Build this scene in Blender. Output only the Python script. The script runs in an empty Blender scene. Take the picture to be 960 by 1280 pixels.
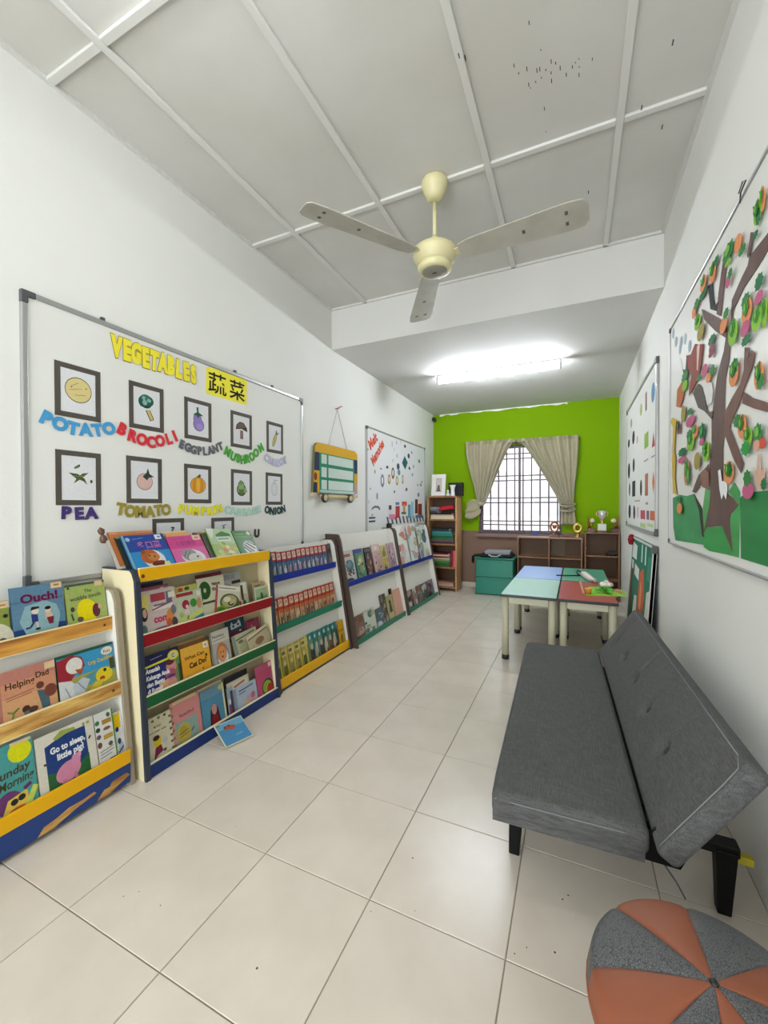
import bpy, bmesh, math, random
from mathutils import Matrix, Vector, geometry
sin, cos, PI, R = math.sin, math.cos, math.pi, math.radians
SC = bpy.context.scene
COL = SC.collection

# ---------------------------------------------------------------- camera
F_PX, YAW, PITCH, ROLL, CAM_H = 516.65, 0.43329, -0.01187, 0.002195, 1.18997
cam = bpy.data.cameras.new('camera'); cam.sensor_fit = 'HORIZONTAL'; cam.sensor_width = 36.0
cam.lens = 36.0 * F_PX / 960.0; cam.clip_start = 0.02; cam.clip_end = 200
cam_o = bpy.data.objects.new('camera', cam); COL.objects.link(cam_o)
cam_o.matrix_world = (Matrix.Translation((0, 0, CAM_H)) @ Matrix.Rotation(YAW, 4, 'Z')
                      @ Matrix.Rotation(PI / 2 + PITCH, 4, 'X') @ Matrix.Rotation(-ROLL, 4, 'Z'))
SC.camera = cam_o

# ---------------------------------------------------------------- world, lights, exposure
SC.view_settings.view_transform = 'Standard'; SC.view_settings.look = 'None'
SC.view_settings.gamma = 1.0; SC.view_settings.use_curve_mapping = False
SC.view_settings.exposure = 0.0
w = bpy.data.worlds.new('overcast_sky'); SC.world = w; w.use_nodes = True
nt = w.node_tree; nt.nodes.clear()
wo = nt.nodes.new('ShaderNodeOutputWorld'); wb = nt.nodes.new('ShaderNodeBackground')
wb.inputs['Color'].default_value = (0.93, 0.97, 1.0, 1); wb.inputs['Strength'].default_value = 3.4
nt.links.new(wb.outputs[0], wo.inputs[0])

DAY, TUBE_B, TUBE_F = 86, 190, 48   # strength of the two lit tubes; their own meshes give the light
def sky_portal(name, loc, rx, sx, sy):   # guides the sampling of sky light through an opening; gives no light of its own
    l = bpy.data.lights.new(name, 'AREA'); l.shape = 'RECTANGLE'; l.size = sx; l.size_y = sy
    o = bpy.data.objects.new(name, l); COL.objects.link(o); o.location = loc; o.rotation_euler = (rx, 0, 0); l.cycles.is_portal = True
dl = bpy.data.lights.new('daylight_opening', 'AREA'); dl.shape = 'RECTANGLE'; dl.size = 2.27; dl.size_y = 2.4; dl.energy = DAY; dl.color = (0.90, 0.95, 1.0)
do = bpy.data.objects.new('daylight_opening', dl); COL.objects.link(do); do.location = (-.74, -2.62, 1.30); do.rotation_euler = (R(90), 0, 0)   # daylight through the open shop front behind the camera
sky_portal('sky_portal_front', (-.74, -2.68, 1.30), R(90), 2.27, 2.6)
sky_portal('sky_portal_window', (-.733, 6.28, 1.44), R(-90), 1.13, 1.28)

XL, XR, YB, YF, H1, H2, Y0 = -2.0, 0.517, 3.205, 6.161, 2.97, 2.61, -2.6

# ---------------------------------------------------------------- helpers
MW = {}
def lin(c):
    if isinstance(c, str):
        c = c.lstrip('#'); c = [int(c[i:i + 2], 16) / 255 for i in (0, 2, 4)]
    return tuple(((x / 12.92) if x <= 0.04045 else ((x + 0.055) / 1.055) ** 2.4) for x in c[:3]) + (1.0,)

def tag(o, label=None, cat=None, group=None, kind=None):
    if label: o['label'] = label
    if cat: o['category'] = cat
    if group: o['group'] = group
    if kind: o['kind'] = kind
    return o

def put(name, data, parent=None, M=None):
    o = bpy.data.objects.new(name, data); COL.objects.link(o)
    M = M or Matrix()
    if parent is not None:
        o.parent = parent; MW[o.name] = MW[parent.name] @ M
    else:
        MW[o.name] = M.copy()
    o.matrix_basis = M
    return o

def thing(name, label, cat, loc=(0, 0, 0), rz=0.0, group=None, M=None):
    M = M if M is not None else Matrix.Translation(loc) @ Matrix.Rotation(rz, 4, 'Z')
    o = put(name, None, None, M); o.empty_display_size = 0.05
    return tag(o, label, cat, group)

def frame(origin, X, Y, Z):
    M = Matrix.Identity(4)
    for i, a in enumerate((X, Y, Z)):
        a = Vector(a).normalized()
        for k in range(3): M[k][i] = a[k]
    for k in range(3): M[k][3] = origin[k]
    return M
def left_frame(y, z, x, lean=0.0, roll=0.0, yaw=0.0):   # reads left to right for someone facing the left wall
    a = lean
    M = frame((x, y, z), (0, 1, 0), (-sin(a), 0, cos(a)), (cos(a), 0, sin(a)))
    return M @ Matrix.Rotation(yaw, 4, 'Y') @ Matrix.Rotation(roll, 4, 'Z')
def right_frame(y, z, x, lean=0.0):
    a = lean
    return frame((x, y, z), (0, -1, 0), (sin(a), 0, cos(a)), (-cos(a), 0, sin(a)))
def far_frame(x, z, y):
    return frame((x, y, z), (1, 0, 0), (0, 0, 1), (0, -1, 0))

def copy_tree(o, M, parent=None):
    c = o.copy(); COL.objects.link(c)
    if parent is None:
        c.matrix_basis = M; MW[c.name] = M.copy()
    else:
        c.parent = parent; MW[c.name] = MW[parent.name] @ c.matrix_basis
    for ch in list(o.children): copy_tree(ch, None, c)
    return c

class MB:
    """collects shapes, then links them as ONE mesh object"""
    def __init__(self): self.v = []; self.f = []; self.mi = []; self.sm = []; self.m = 0; self.s = False; self.T = None
    def add(self, vs, fs, smooth=None):
        n = len(self.v)
        if self.T is not None: vs = [tuple(self.T @ Vector(p)) for p in vs]
        self.v += [tuple(p) for p in vs]
        for f in fs:
            self.f.append([i + n for i in f]); self.mi.append(self.m); self.sm.append(self.s if smooth is None else smooth)
        return self
    def box(self, x0, y0, z0, x1, y1, z1):
        vs = [(x0, y0, z0), (x1, y0, z0), (x1, y1, z0), (x0, y1, z0), (x0, y0, z1), (x1, y0, z1), (x1, y1, z1), (x0, y1, z1)]
        return self.add(vs, [(0, 3, 2, 1), (4, 5, 6, 7), (0, 1, 5, 4), (1, 2, 6, 5), (2, 3, 7, 6), (3, 0, 4, 7)], False)
    def prism(self, pts, a, b, axis='z'):
        area = sum(pts[i][0] * pts[(i + 1) % len(pts)][1] - pts[(i + 1) % len(pts)][0] * pts[i][1] for i in range(len(pts)))
        if area < 0: pts = pts[::-1]
        n = len(pts)
        g = {'z': lambda p, h: (p[0], p[1], h), 'y': lambda p, h: (p[0], h, p[1]), 'x': lambda p, h: (h, p[0], p[1])}[axis]
        vs = [g(p, a) for p in pts] + [g(p, b) for p in pts]
        tri = [tuple(t) for t in geometry.tessellate_polygon([[Vector((p[0], p[1], 0)) for p in pts]])]
        def ccw(t):
            p, q, r = (pts[i] for i in t)
            return t if (q[0] - p[0]) * (r[1] - p[1]) - (r[0] - p[0]) * (q[1] - p[1]) > 0 else t[::-1]
        tri = [ccw(t) for t in tri]
        fs = [t[::-1] for t in tri] + [tuple(i + n for i in t) for t in tri]
        fs += [(i, (i + 1) % n, (i + 1) % n + n, i + n) for i in range(n)]
        if axis == 'y': fs = [f[::-1] for f in fs]
        return self.add(vs, fs, False)
    def lathe(self, prof, n=24, c=(0, 0, 0), smooth=True, sx=1.0, sy=1.0):
        vs = []; fs = []
        for r, z in prof:
            for i in range(n):
                a = 2 * PI * i / n; vs.append((c[0] + r * cos(a) * sx, c[1] + r * sin(a) * sy, c[2] + z))
        for k in range(len(prof) - 1):
            for i in range(n):
                j = (i + 1) % n; fs.append((k * n + i, k * n + j, (k + 1) * n + j, (k + 1) * n + i))
        fs.append(tuple(range(n))[::-1]); fs.append(tuple((len(prof) - 1) * n + i for i in range(n)))
        return self.add(vs, fs, smooth)
    def tube(self, pts, r, n=8, closed=False):
        P = [Vector(p) for p in pts]; vs = []; fs = []; m = len(P); up = None
        rr = r if isinstance(r, (list, tuple)) else [r] * m
        for k in range(m):
            d = (P[(k + 1) % m] - P[k - 1]) if closed else (P[min(k + 1, m - 1)] - P[max(k - 1, 0)])
            d.normalize()
            if up is None: up = Vector((0, 0, 1)) if abs(d.z) < 0.9 else Vector((1, 0, 0))
            a = d.cross(up).normalized(); b = a.cross(d).normalized(); up = b
            for i in range(n):
                t = 2 * PI * i / n; vs.append(P[k] + (a * cos(t) + b * sin(t)) * rr[k])
        for k in range(m if closed else m - 1):
            for i in range(n):
                j = (i + 1) % n; k2 = (k + 1) % m
                fs.append((k * n + i, k2 * n + i, k2 * n + j, k * n + j))
        if not closed: fs += [tuple(range(n)), tuple((m - 1) * n + i for i in range(n))[::-1]]
        return self.add(vs, fs, True)
    def ball(self, c, r, n=14, sx=1, sy=1, sz=1):
        prof = [(max(1e-4, r * sin(PI * k / (n // 2 + 1))), -r * cos(PI * k / (n // 2 + 1)) * sz) for k in range(n // 2 + 2)]
        return self.lathe(prof, n, c, True, sx, sy)
    def grid(self, fn, nu, nv, smooth=True, closed_u=False):
        vs = [fn(i / (nu if closed_u else nu - 1), j / (nv - 1)) for j in range(nv) for i in range(nu)]
        fs = []
        for j in range(nv - 1):
            for i in range(nu if closed_u else nu - 1):
                k = (i + 1) % nu; fs.append((j * nu + i, j * nu + k, (j + 1) * nu + k, (j + 1) * nu + i))
        return self.add(vs, fs, smooth)
    def mesh(self, name, mats, inv=None):
        me = bpy.data.meshes.new(name)
        vs = self.v if inv is None else [tuple(inv @ Vector(p)) for p in self.v]
        me.from_pydata(vs, [], self.f)
        for m in (mats if isinstance(mats, (list, tuple)) else [mats]): me.materials.append(m)
        me.polygons.foreach_set('material_index', self.mi); me.polygons.foreach_set('use_smooth', self.sm)
        me.update(); return me
    def build(self, name, mats, parent=None, M=None, world=True, bevel=0.0, seg=2):
        """world=True: the shapes were given in world coordinates"""
        inv = MW[parent.name].inverted() if (parent is not None and world) else None
        o = put(name, self.mesh(name, mats, inv), parent, M)
        if bevel:
            b = o.modifiers.new('bevel', 'BEVEL'); b.width = bevel; b.segments = seg; b.limit_method = 'ANGLE'; b.angle_limit = R(35)
        return o

def B(*a): return MB().box(*a)

# ---------------------------------------------------------------- materials
MATS = {}
def mat(name, color=None, rough=0.6, metal=0.0, noise=0.0, scale=20.0, bump=0.0, bscale=None, spec=None, emit=0.0, coat=0.0, tint=None, stretch=None, sheen=0.0):
    if name in MATS: return MATS[name]
    m = bpy.data.materials.new(name); m.use_nodes = True; t = m.node_tree; b = t.nodes['Principled BSDF']
    c = lin(color)
    b.inputs['Base Color'].default_value = c; b.inputs['Roughness'].default_value = rough; b.inputs['Metallic'].default_value = metal
    if spec is not None: b.inputs['Specular IOR Level'].default_value = spec
    if coat: b.inputs['Coat Weight'].default_value = coat
    if sheen: b.inputs['Sheen Weight'].default_value = sheen
    if emit: b.inputs['Emission Color'].default_value = c; b.inputs['Emission Strength'].default_value = emit
    if noise or bump:
        tc = t.nodes.new('ShaderNodeTexCoord'); mp = t.nodes.new('ShaderNodeMapping')
        t.links.new(tc.outputs['Object'], mp.inputs['Vector'])
        if stretch: mp.inputs['Scale'].default_value = stretch
        n = t.nodes.new('ShaderNodeTexNoise'); n.inputs['Scale'].default_value = scale; n.inputs['Detail'].default_value = 6
        t.links.new(mp.outputs[0], n.inputs['Vector'])
        if noise:
            r = t.nodes.new('ShaderNodeValToRGB'); k = lin(tint) if tint else tuple(x * (1 - noise) for x in c[:3]) + (1,)
            r.color_ramp.elements[0].position = 0.32; r.color_ramp.elements[1].position = 0.68
            r.color_ramp.elements[0].color = k; r.color_ramp.elements[1].color = c if tint else tuple(min(1, x * (1 + noise * .5)) for x in c[:3]) + (1,)
            t.links.new(n.outputs['Fac'], r.inputs[0]); t.links.new(r.outputs[0], b.inputs['Base Color'])
        if bump:
            n2 = n
            if bscale:
                n2 = t.nodes.new('ShaderNodeTexNoise'); n2.inputs['Scale'].default_value = bscale; n2.inputs['Detail'].default_value = 4
                t.links.new(mp.outputs[0], n2.inputs['Vector'])
            bp = t.nodes.new('ShaderNodeBump'); bp.inputs['Strength'].default_value = bump; bp.inputs['Distance'].default_value = 0.004
            t.links.new(n2.outputs['Fac'], bp.inputs['Height']); t.links.new(bp.outputs[0], b.inputs['Normal'])
    MATS[name] = m; return m
def pc(hexc, rough=0.5): return mat('plain_' + hexc + str(rough), hexc, rough, spec=.25)

def print_mat(name, rough, coat=0.0, grain=.09):
    m = bpy.data.materials.new(name); m.use_nodes = True; t = m.node_tree; b = t.nodes['Principled BSDF']
    a = t.nodes.new('ShaderNodeAttribute'); a.attribute_name = 'Col'
    tc = t.nodes.new('ShaderNodeTexCoord'); n = t.nodes.new('ShaderNodeTexNoise'); n.inputs['Scale'].default_value = 85; n.inputs['Detail'].default_value = 4; n.inputs['Roughness'].default_value = .7
    mr = t.nodes.new('ShaderNodeMapRange'); mr.inputs['From Min'].default_value = .3; mr.inputs['From Max'].default_value = .7; mr.inputs['To Min'].default_value = 1 - grain; mr.inputs['To Max'].default_value = 1 + grain
    mx = t.nodes.new('ShaderNodeMix'); mx.data_type = 'RGBA'; mx.blend_type = 'MULTIPLY'; mx.inputs['Factor'].default_value = 1
    cb = t.nodes.new('ShaderNodeCombineColor')
    t.links.new(tc.outputs['Object'], n.inputs['Vector']); t.links.new(n.outputs['Fac'], mr.inputs['Value'])
    for k in range(3): t.links.new(mr.outputs[0], cb.inputs[k])
    t.links.new(a.outputs['Color'], mx.inputs['A']); t.links.new(cb.outputs[0], mx.inputs['B']); t.links.new(mx.outputs['Result'], b.inputs['Base Color'])
    b.inputs['Roughness'].default_value = rough; b.inputs['Coat Weight'].default_value = coat; b.inputs['Specular IOR Level'].default_value = .25
    return m
PRINT = print_mat('printed_gloss', 0.35); PAPER = print_mat('printed_paper', 0.75, 0.0, .05); GLOSSY = print_mat('laminated_print', 0.12, 0.6)

# ---------------------------------------------------------------- lettering and flat printed pictures
TXT = {}
def text_geo(s, bold=0.02, shear=0.0):
    k = (s, bold, shear)
    if k not in TXT:
        c = bpy.data.curves.new('lettering', 'FONT'); c.body = s; c.offset = bold; c.shear = shear; c.resolution_u = 3; c.fill_mode = 'FRONT'
        o = bpy.data.objects.new('lettering', c); me = bpy.data.meshes.new_from_object(o)
        vs = [tuple(v.co[:2]) for v in me.vertices]; fs = [tuple(p.vertices) for p in me.polygons]
        bpy.data.objects.remove(o); bpy.data.meshes.remove(me); bpy.data.curves.remove(c)
        xs = [v[0] for v in vs] or [0]
        TXT[k] = (vs, fs, min(xs), max(xs))
    return TXT[k]
LET = {}
def letter_mesh(ch, m, bold=0.035, thick=0.02, key=''):
    k = (ch, m.name, bold, key)
    if k not in LET:
        c = bpy.data.curves.new('letter', 'FONT'); c.body = ch; c.offset = bold; c.extrude = thick; c.resolution_u = 3; c.align_x = 'CENTER'
        o = bpy.data.objects.new('letter', c); me = bpy.data.meshes.new_from_object(o); me.name = 'letter'
        bpy.data.objects.remove(o); bpy.data.curves.remove(c)
        zs = [v.co.y for v in me.vertices]; mid = (max(zs) + min(zs)) / 2
        for v in me.vertices: v.co.y -= mid; v.co.z += thick
        me.materials.clear(); me.materials.append(m)
        me.polygons.foreach_set('material_index', [0] * len(me.polygons)); me.update()
        LET[k] = me
    return LET[k]

class Art:
    """flat printed picture: coloured shapes in layers, built as one mesh"""
    def __init__(self, w, h, ink=1.0): self.ink = ink; self.w = w; self.h = h; self.v = []; self.f = []; self.c = []; self.n = 0; self.dz = 0.00008
    def _p(self, pts, fs, c):
        z = self.n * self.dz; self.n += 1; k = len(self.v); ink = getattr(self, 'ink', 1.0)
        self.v += [(x, y, z) for x, y in pts]; c = tuple(q * ink for q in lin(c)[:3]) + (1.0,)
        for f in fs: self.f.append([i + k for i in f]); self.c.append(c)
    def poly(self, pts, c):
        q = [(x * self.w, y * self.h) for x, y in pts]
        tri = geometry.tessellate_polygon([[Vector((p[0], p[1], 0)) for p in q]])
        out = []
        for t in tri:
            p, a, b = (q[i] for i in t)
            out.append(tuple(t) if (a[0] - p[0]) * (b[1] - p[1]) - (b[0] - p[0]) * (a[1] - p[1]) > 0 else tuple(t)[::-1])
        self._p(q, out, c)
    def rect(self, x0, y0, x1, y1, c): self.poly([(x0, y0), (x1, y0), (x1, y1), (x0, y1)], c)
    def ell(self, cx, cy, rx, ry, c, rot=0, n=18):
        a = R(rot); W, H = self.w, self.h
        q = []
        for i in range(n):
            t = 2 * PI * i / n; u, v = rx * W * cos(t), ry * H * sin(t)
            q.append((cx * W + u * cos(a) - v * sin(a), cy * H + u * sin(a) + v * cos(a)))
        self._p(q, [tuple(range(n))], c)
    def line(self, pts, wd, c):
        q = [(x * self.w, y * self.h) for x, y in pts]; hw = wd * self.h / 2; vs = []; fs = []
        for (x0, y0), (x1, y1) in zip(q, q[1:]):
            d = math.hypot(x1 - x0, y1 - y0) or 1e-6; nx, ny = -(y1 - y0) / d * hw, (x1 - x0) / d * hw; k = len(vs)
            vs += [(x0 - nx, y0 - ny), (x1 - nx, y1 - ny), (x1 + nx, y1 + ny), (x0 + nx, y0 + ny)]; fs.append((k, k + 1, k + 2, k + 3))
        self._p(vs, fs, c)
    def text(self, s, x, y, size, c, bold=0.02, rot=0, fit=None, shear=0.0, align='l'):
        vs, fs, x0, x1 = text_geo(s, bold, shear); k = size * self.h
        kx = k
        if fit: kx = fit * self.w / max(1e-6, x1 - x0)
        a = R(rot); off = x0 if align == 'l' else (x0 + x1) / 2
        self._p([(x * self.w + (u - off) * kx * cos(a) - v * k * sin(a), y * self.h + (u - off) * kx * sin(a) + v * k * cos(a)) for u, v in vs], fs, c)
    def draw(self, ops):
        for o in ops:
            k, a = o[0], o[1:]
            getattr(self, {'r': 'rect', 'e': 'ell', 'p': 'poly', 'l': 'line', 't': 'text'}[k])(*a[:-1], **a[-1]) if isinstance(a[-1], dict) else getattr(self, {'r': 'rect', 'e': 'ell', 'p': 'poly', 'l': 'line', 't': 'text'}[k])(*a)
        return self
    def mesh(self, name, m=None, z0=0.0):
        me = bpy.data.meshes.new(name); me.from_pydata([(x, y, z + z0) for x, y, z in self.v], [], self.f)
        at = me.attributes.new('Col', 'FLOAT_COLOR', 'FACE'); at.data.foreach_set('color', [k for c in self.c for k in c])
        me.materials.append(m or PRINT); me.update(); return me

def collage(rng, pal, n=14, base=None):
    ops = [('r', 0, 0, 1, 1, base or rng.choice(pal))]
    for i in range(n):
        c = rng.choice(pal); x, y = rng.random(), rng.random(); s = rng.uniform(.07, .3)
        k = rng.random()
        if k < .4: ops.append(('e', min(max(x, s), 1 - s), min(max(y, s * .8), 1 - s * .8), s, s * rng.uniform(.4, .8), c))
        elif k < .75:
            x, y = x * .8, y * .85; ops.append(('r', x, y, min(1, x + s * 1.3), min(1, y + s * .6), c))
        else: ops.append(('l', [(max(.03, x - s), y), (x, min(.97, y + s * .5)), (min(.97, x + s), y)], .025, c))
    return ops

def book(name, M, w, h, t, cover, ops, label, group=None, pages='e8e2d0', spine=None, parent=None, cat='book', paper=None):
    """boards + spine, page block, printed front; stands at the origin of M, front face at local z = 0"""
    m = MB(); b = 0.0016
    m.box(0, 0, -b, w, h, 0).box(0, 0, -t, w, h, -t + b); m.box(0, 0, -t, b, h, 0)
    root = put(name, m.mesh(name, pc(spine or cover)), None, M); tag(root, label, cat, group)
    MB().box(b, .002, -t + b, w - .002, h - .002, -b).build('pages', pc(pages, .8), root, world=False)
    put('cover_picture', Art(w, h, .74).draw(ops).mesh('cover_picture', paper, .0003), root)
    return root

# ================================================================ SETTING
wallm = mat('wall_paint', 'e0e0db', .7, noise=.03, scale=1.3, bump=.12, bscale=90)
ceilm = mat('ceiling_board', 'd0cfca', .62, noise=.06, scale=1.6, tint='c5c3bc')
battm = mat('ceiling_batten', 'd2d1cc', .5)
grout = mat('grout', '8f8674', .9)

def tile_material():
    m = mat('glazed_tile', 'd2c9bc', .27, noise=.05, scale=5, tint='c9bfb1')
    t = m.node_tree; b = t.nodes['Principled BSDF']
    src = b.inputs['Base Color'].links[0].from_socket
    oi = t.nodes.new('ShaderNodeObjectInfo'); mr = t.nodes.new('ShaderNodeMapRange'); hs = t.nodes.new('ShaderNodeHueSaturation')
    mr.inputs['To Min'].default_value = .96; mr.inputs['To Max'].default_value = 1.03
    t.links.new(oi.outputs['Random'], mr.inputs['Value']); t.links.new(mr.outputs[0], hs.inputs['Value'])
    t.links.new(src, hs.inputs['Color']); t.links.new(hs.outputs[0], b.inputs['Base Color'])
    b.inputs['Specular IOR Level'].default_value = .6
    return m
tilem = tile_material()

floor = tag(B(XL - .15, Y0, -.08, XR + .15, YF + .15, -.0025).build('floor', grout), kind='structure')
GX, GY, TS, G = -.5626, 1.1059, .4, .0032
tile_meshes = {}
def tile_mesh(wd, dp):
    k = (round(wd, 3), round(dp, 3))
    if k not in tile_meshes:
        c = .0012; x, y = wd / 2, dp / 2; xi, yi = x - c, y - c
        vs = [(-x, -y, -.02), (x, -y, -.02), (x, y, -.02), (-x, y, -.02), (-x, -y, -c), (x, -y, -c), (x, y, -c), (-x, y, -c), (-xi, -yi, 0), (xi, -yi, 0), (xi, yi, 0), (-xi, yi, 0)]
        fs = [(0, 1, 5, 4), (1, 2, 6, 5), (2, 3, 7, 6), (3, 0, 4, 7), (4, 5, 9, 8), (5, 6, 10, 9), (6, 7, 11, 10), (7, 4, 8, 11), (8, 9, 10, 11)]
        tile_meshes[k] = MB().add(vs, fs, False).mesh('tile', tilem)
    return tile_meshes[k]
def cuts(o, lo, hi):
    e = [lo]; k = math.ceil((lo - o) / TS)
    while o + k * TS < hi - .01:
        if o + k * TS > lo + .01: e.append(o + k * TS)
        k += 1
    return e + [hi]
ex, ey = cuts(GX, XL, XR), cuts(GY, Y0, YF)
for x0, x1 in zip(ex, ex[1:]):
    for y0, y1 in zip(ey, ey[1:]):
        put('tile', tile_mesh(x1 - x0 - G, y1 - y0 - G), floor, Matrix.Translation(((x0 + x1) / 2, (y0 + y1) / 2, 0)))
specks = MB()
rng = random.Random(4)
for i in range(16):
    x, y = rng.uniform(-1.5, .1), rng.uniform(.75, 1.5); s = rng.uniform(.0012, .0035)
    specks.lathe([(s, 0), (s * .5, .001)], 6, (x, y, .0002))
tag(specks.build('floor_specks', mat('dirt', '5a4638', .9), floor), kind='stuff')

left = tag(B(XL - .15, Y0, 0, XL, YF + .15, H1 + .1).build('wall_left', wallm), kind='structure')
right = tag(B(XR, Y0, 0, XR + .15, YF + .15, H1 + .1).build('wall_right', wallm), kind='structure')
back = MB()
back.box(XL, Y0 - .15, 0, XL + .12, Y0, H1).box(XR - .12, Y0 - .15, 0, XR, Y0, H1).box(XL + .12, Y0 - .15, 2.6, XR - .12, Y0, H1)
tag(back.build('wall_back', wallm), kind='structure')

# far wall: green above, brown dado below
wm = mat('two_tone_paint', '7fae06', .75, bump=.1, bscale=70, scale=60, spec=.12)
t = wm.node_tree; b = t.nodes['Principled BSDF']
tc = t.nodes.new('ShaderNodeTexCoord'); sx = t.nodes.new('ShaderNodeSeparateXYZ'); gt = t.nodes.new('ShaderNodeMath'); gt.operation = 'GREATER_THAN'; gt.inputs[1].default_value = .836
mx = t.nodes.new('ShaderNodeMix'); mx.data_type = 'RGBA'; mx.inputs['A'].default_value = lin('83695a'); mx.inputs['B'].default_value = lin('759c00')
t.links.new(tc.outputs['Object'], sx.inputs[0]); t.links.new(sx.outputs['Z'], gt.inputs[0]); t.links.new(gt.outputs[0], mx.inputs['Factor']); t.links.new(mx.outputs['Result'], b.inputs['Base Color'])
WX0, WX1, WZ0, WZ1 = -1.30, -.165, .80, 2.08
fw = MB(); fw.box(XL, YF, 0, WX0, YF + .15, H2).box(WX1, YF, 0, XR, YF + .15, H2).box(WX0, YF, 0, WX1, YF + .15, WZ0).box(WX0, YF, WZ1, WX1, YF + .15, H2)
far = tag(fw.build('wall_far', wm), kind='structure')
rng = random.Random(2); top = []; x = -1.9
while x < -.1:
    top.append((x, H2 - .002 - (rng.uniform(.006, .028) if not (-1.6 < x < -1.45) else .004))); x += .045
pp = [(-1.9, H2), *top, (-.1, H2)]
MB().prism(pp[::-1], YF - .0015, YF, 'y').build('bare_plaster_patch', wallm, far)
tag(B(XL, YF - .012, 0, XR, YF, .065).build('baseboard_far', mat('skirting_tile', 'cfc5b4', .3)), kind='structure')

# ceiling boards between timber battens, dropped ceiling further back
ceil = tag(B(XL - .15, Y0, H1 + .004, XR + .15, YB, H1 + .1).build('ceiling', ceilm), kind='structure')
bx = [XL, -1.65, -1.046, -.418, .181, XR]; by = [Y0, -1.39, -.195, .998, 2.197, YB]
for x0, x1 in zip(bx, bx[1:]):
    for y0, y1 in zip(by, by[1:]):
        B(x0 + .002, y0 + .002, H1, x1 - .002, y1 - .002, H1 + .005).build('ceiling_panel', ceilm, ceil)
HB = H1 - .016; bw = .016
for x in bx[1:-1]: B(x - bw, Y0, HB, x + bw, YB, H1).build('batten', battm, ceil, bevel=.003)
for y in by[1:-1]:
    for x0, x1 in zip(bx, bx[1:]):
        B(x0 + (bw if x0 > XL else 0), y - bw, HB + .001, x1 - (bw if x1 < XR else 0), y + bw, H1).build('batten', battm, ceil, bevel=.003)
B(XL, Y0, HB, XL + .018, YB, H1).build('batten', battm, ceil); B(XR - .018, Y0, HB, XR, YB, H1).build('batten', battm, ceil)
B(XL + .018, YB - .018, HB, XR - .018, YB, H1).build('batten', battm, ceil)
rng = random.Random(9); soot = MB()
for i in range(26):
    x, y = rng.gauss(-.10, .09), rng.gauss(1.83, .09); a = rng.uniform(.6, 1.4); l = rng.uniform(.004, .02)
    soot.box(x, y, H1 - .0008, x + .003, y + l, H1)
for x, y in ((.26, 2.15), (.33, 1.9), (.36, 2.3), (-.42, 1.6), (-.4, 1.62), (.06, 2.6)): soot.box(x, y, HB - .001, x + .004, y + .02, HB + .004)
tag(soot.build('soot_marks', mat('soot', '3a3034', .9), ceil), kind='stuff')
tag(B(XL - .15, YB, H2, XR + .15, YF + .15, H1 + .1).build('ceiling', mat('plaster_ceiling', 'd2d1cd', .75, noise=.03, scale=2, bump=.1, bscale=60)), kind='structure')

# window: dark frame, glass, grille, sill
gril = mat('grille_paint', '5a4450', .45); wfm = mat('window_frame_paint', '4a3a40', .4)
win = tag(B(WX0, YF + .07, WZ0, WX1, YF + .11, WZ0 + .05).build('window_1', wfm), kind='structure')
fr = MB(); fr.box(WX0, YF + .07, WZ1 - .04, WX1, YF + .11, WZ1).box(WX0, YF + .07, WZ0 + .05, WX0 + .035, YF + .11, WZ1 - .04).box(WX1 - .035, YF + .07, WZ0 + .05, WX1, YF + .11, WZ1 - .04).box(-.745, YF + .07, WZ0 + .05, -.715, YF + .11, WZ1 - .04)
fr.build('window_frame', wfm, win)
glass = bpy.data.materials.new('window_glass'); glass.use_nodes = True; gb = glass.node_tree.nodes['Principled BSDF']
gb.inputs['Roughness'].default_value = 0; gb.inputs['Transmission Weight'].default_value = 1; gb.inputs['IOR'].default_value = 1.02; gb.inputs['Base Color'].default_value = (.95, .98, .98, 1)
for x0, x1 in ((WX0 + .035, -.745), (-.715, WX1 - .035)): B(x0, YF + .088, WZ0 + .05, x1, YF + .092, WZ1 - .04).build('pane', glass, win)
B(WX0 - .02, YF - .05, WZ0 - .05, WX1 + .02, YF + .09, WZ0).build('window_sill', mat('sill_paint', '7d5f58', .5), win, bevel=.004)
for i in range(10): B(WX0 + .055 + i * .1138 - .0095, YF + .026, WZ0, WX0 + .055 + i * .1138 + .0095, YF + .038, WZ1).build('grille_bar', gril, win)
for z in (.93, .985, 1.25, 1.318, 1.568, 1.635, 1.88, 1.95): B(WX0, YF + .014, z - .0085, WX1, YF + .026, z + .0085).build('grille_bar', gril, win)
lou = MB()
for i in range(7): lou.box(-.70, YF + .105, 1.05 + i * .07, -.22, YF + .112, 1.056 + i * .07)
nb = tag(B(-6, 11, -.2, 5, 11.4, 3.2).build('neighbour_building', mat('pale_render', 'e2e0de', .8)), 'pale building seen outside through the window grille', 'building')
for x in (-2.4, -.9, .4): B(x, 10.97, 1.0, x + .8, 11.0, 2.1).build('window_opening', mat('grey_glass', 'c2c4c8', .4), nb)
tag(B(-40, YF + .3, -.3, 40, 60, -.2).build('ground_outside', mat('concrete', 'a8a49c', .9)), kind='structure')

tag(MB().box(XL + .012, YF - .10, 2.50, XL + .055, YF - .02, 2.56).box(XL, YF - .08, 2.52, XL + .012, YF - .04, 2.54).build('corner_sensor', mat('black_plastic', '151516', .4), bevel=.006), 'small black sensor box in the upper left corner of the far wall', 'sensor')

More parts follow.
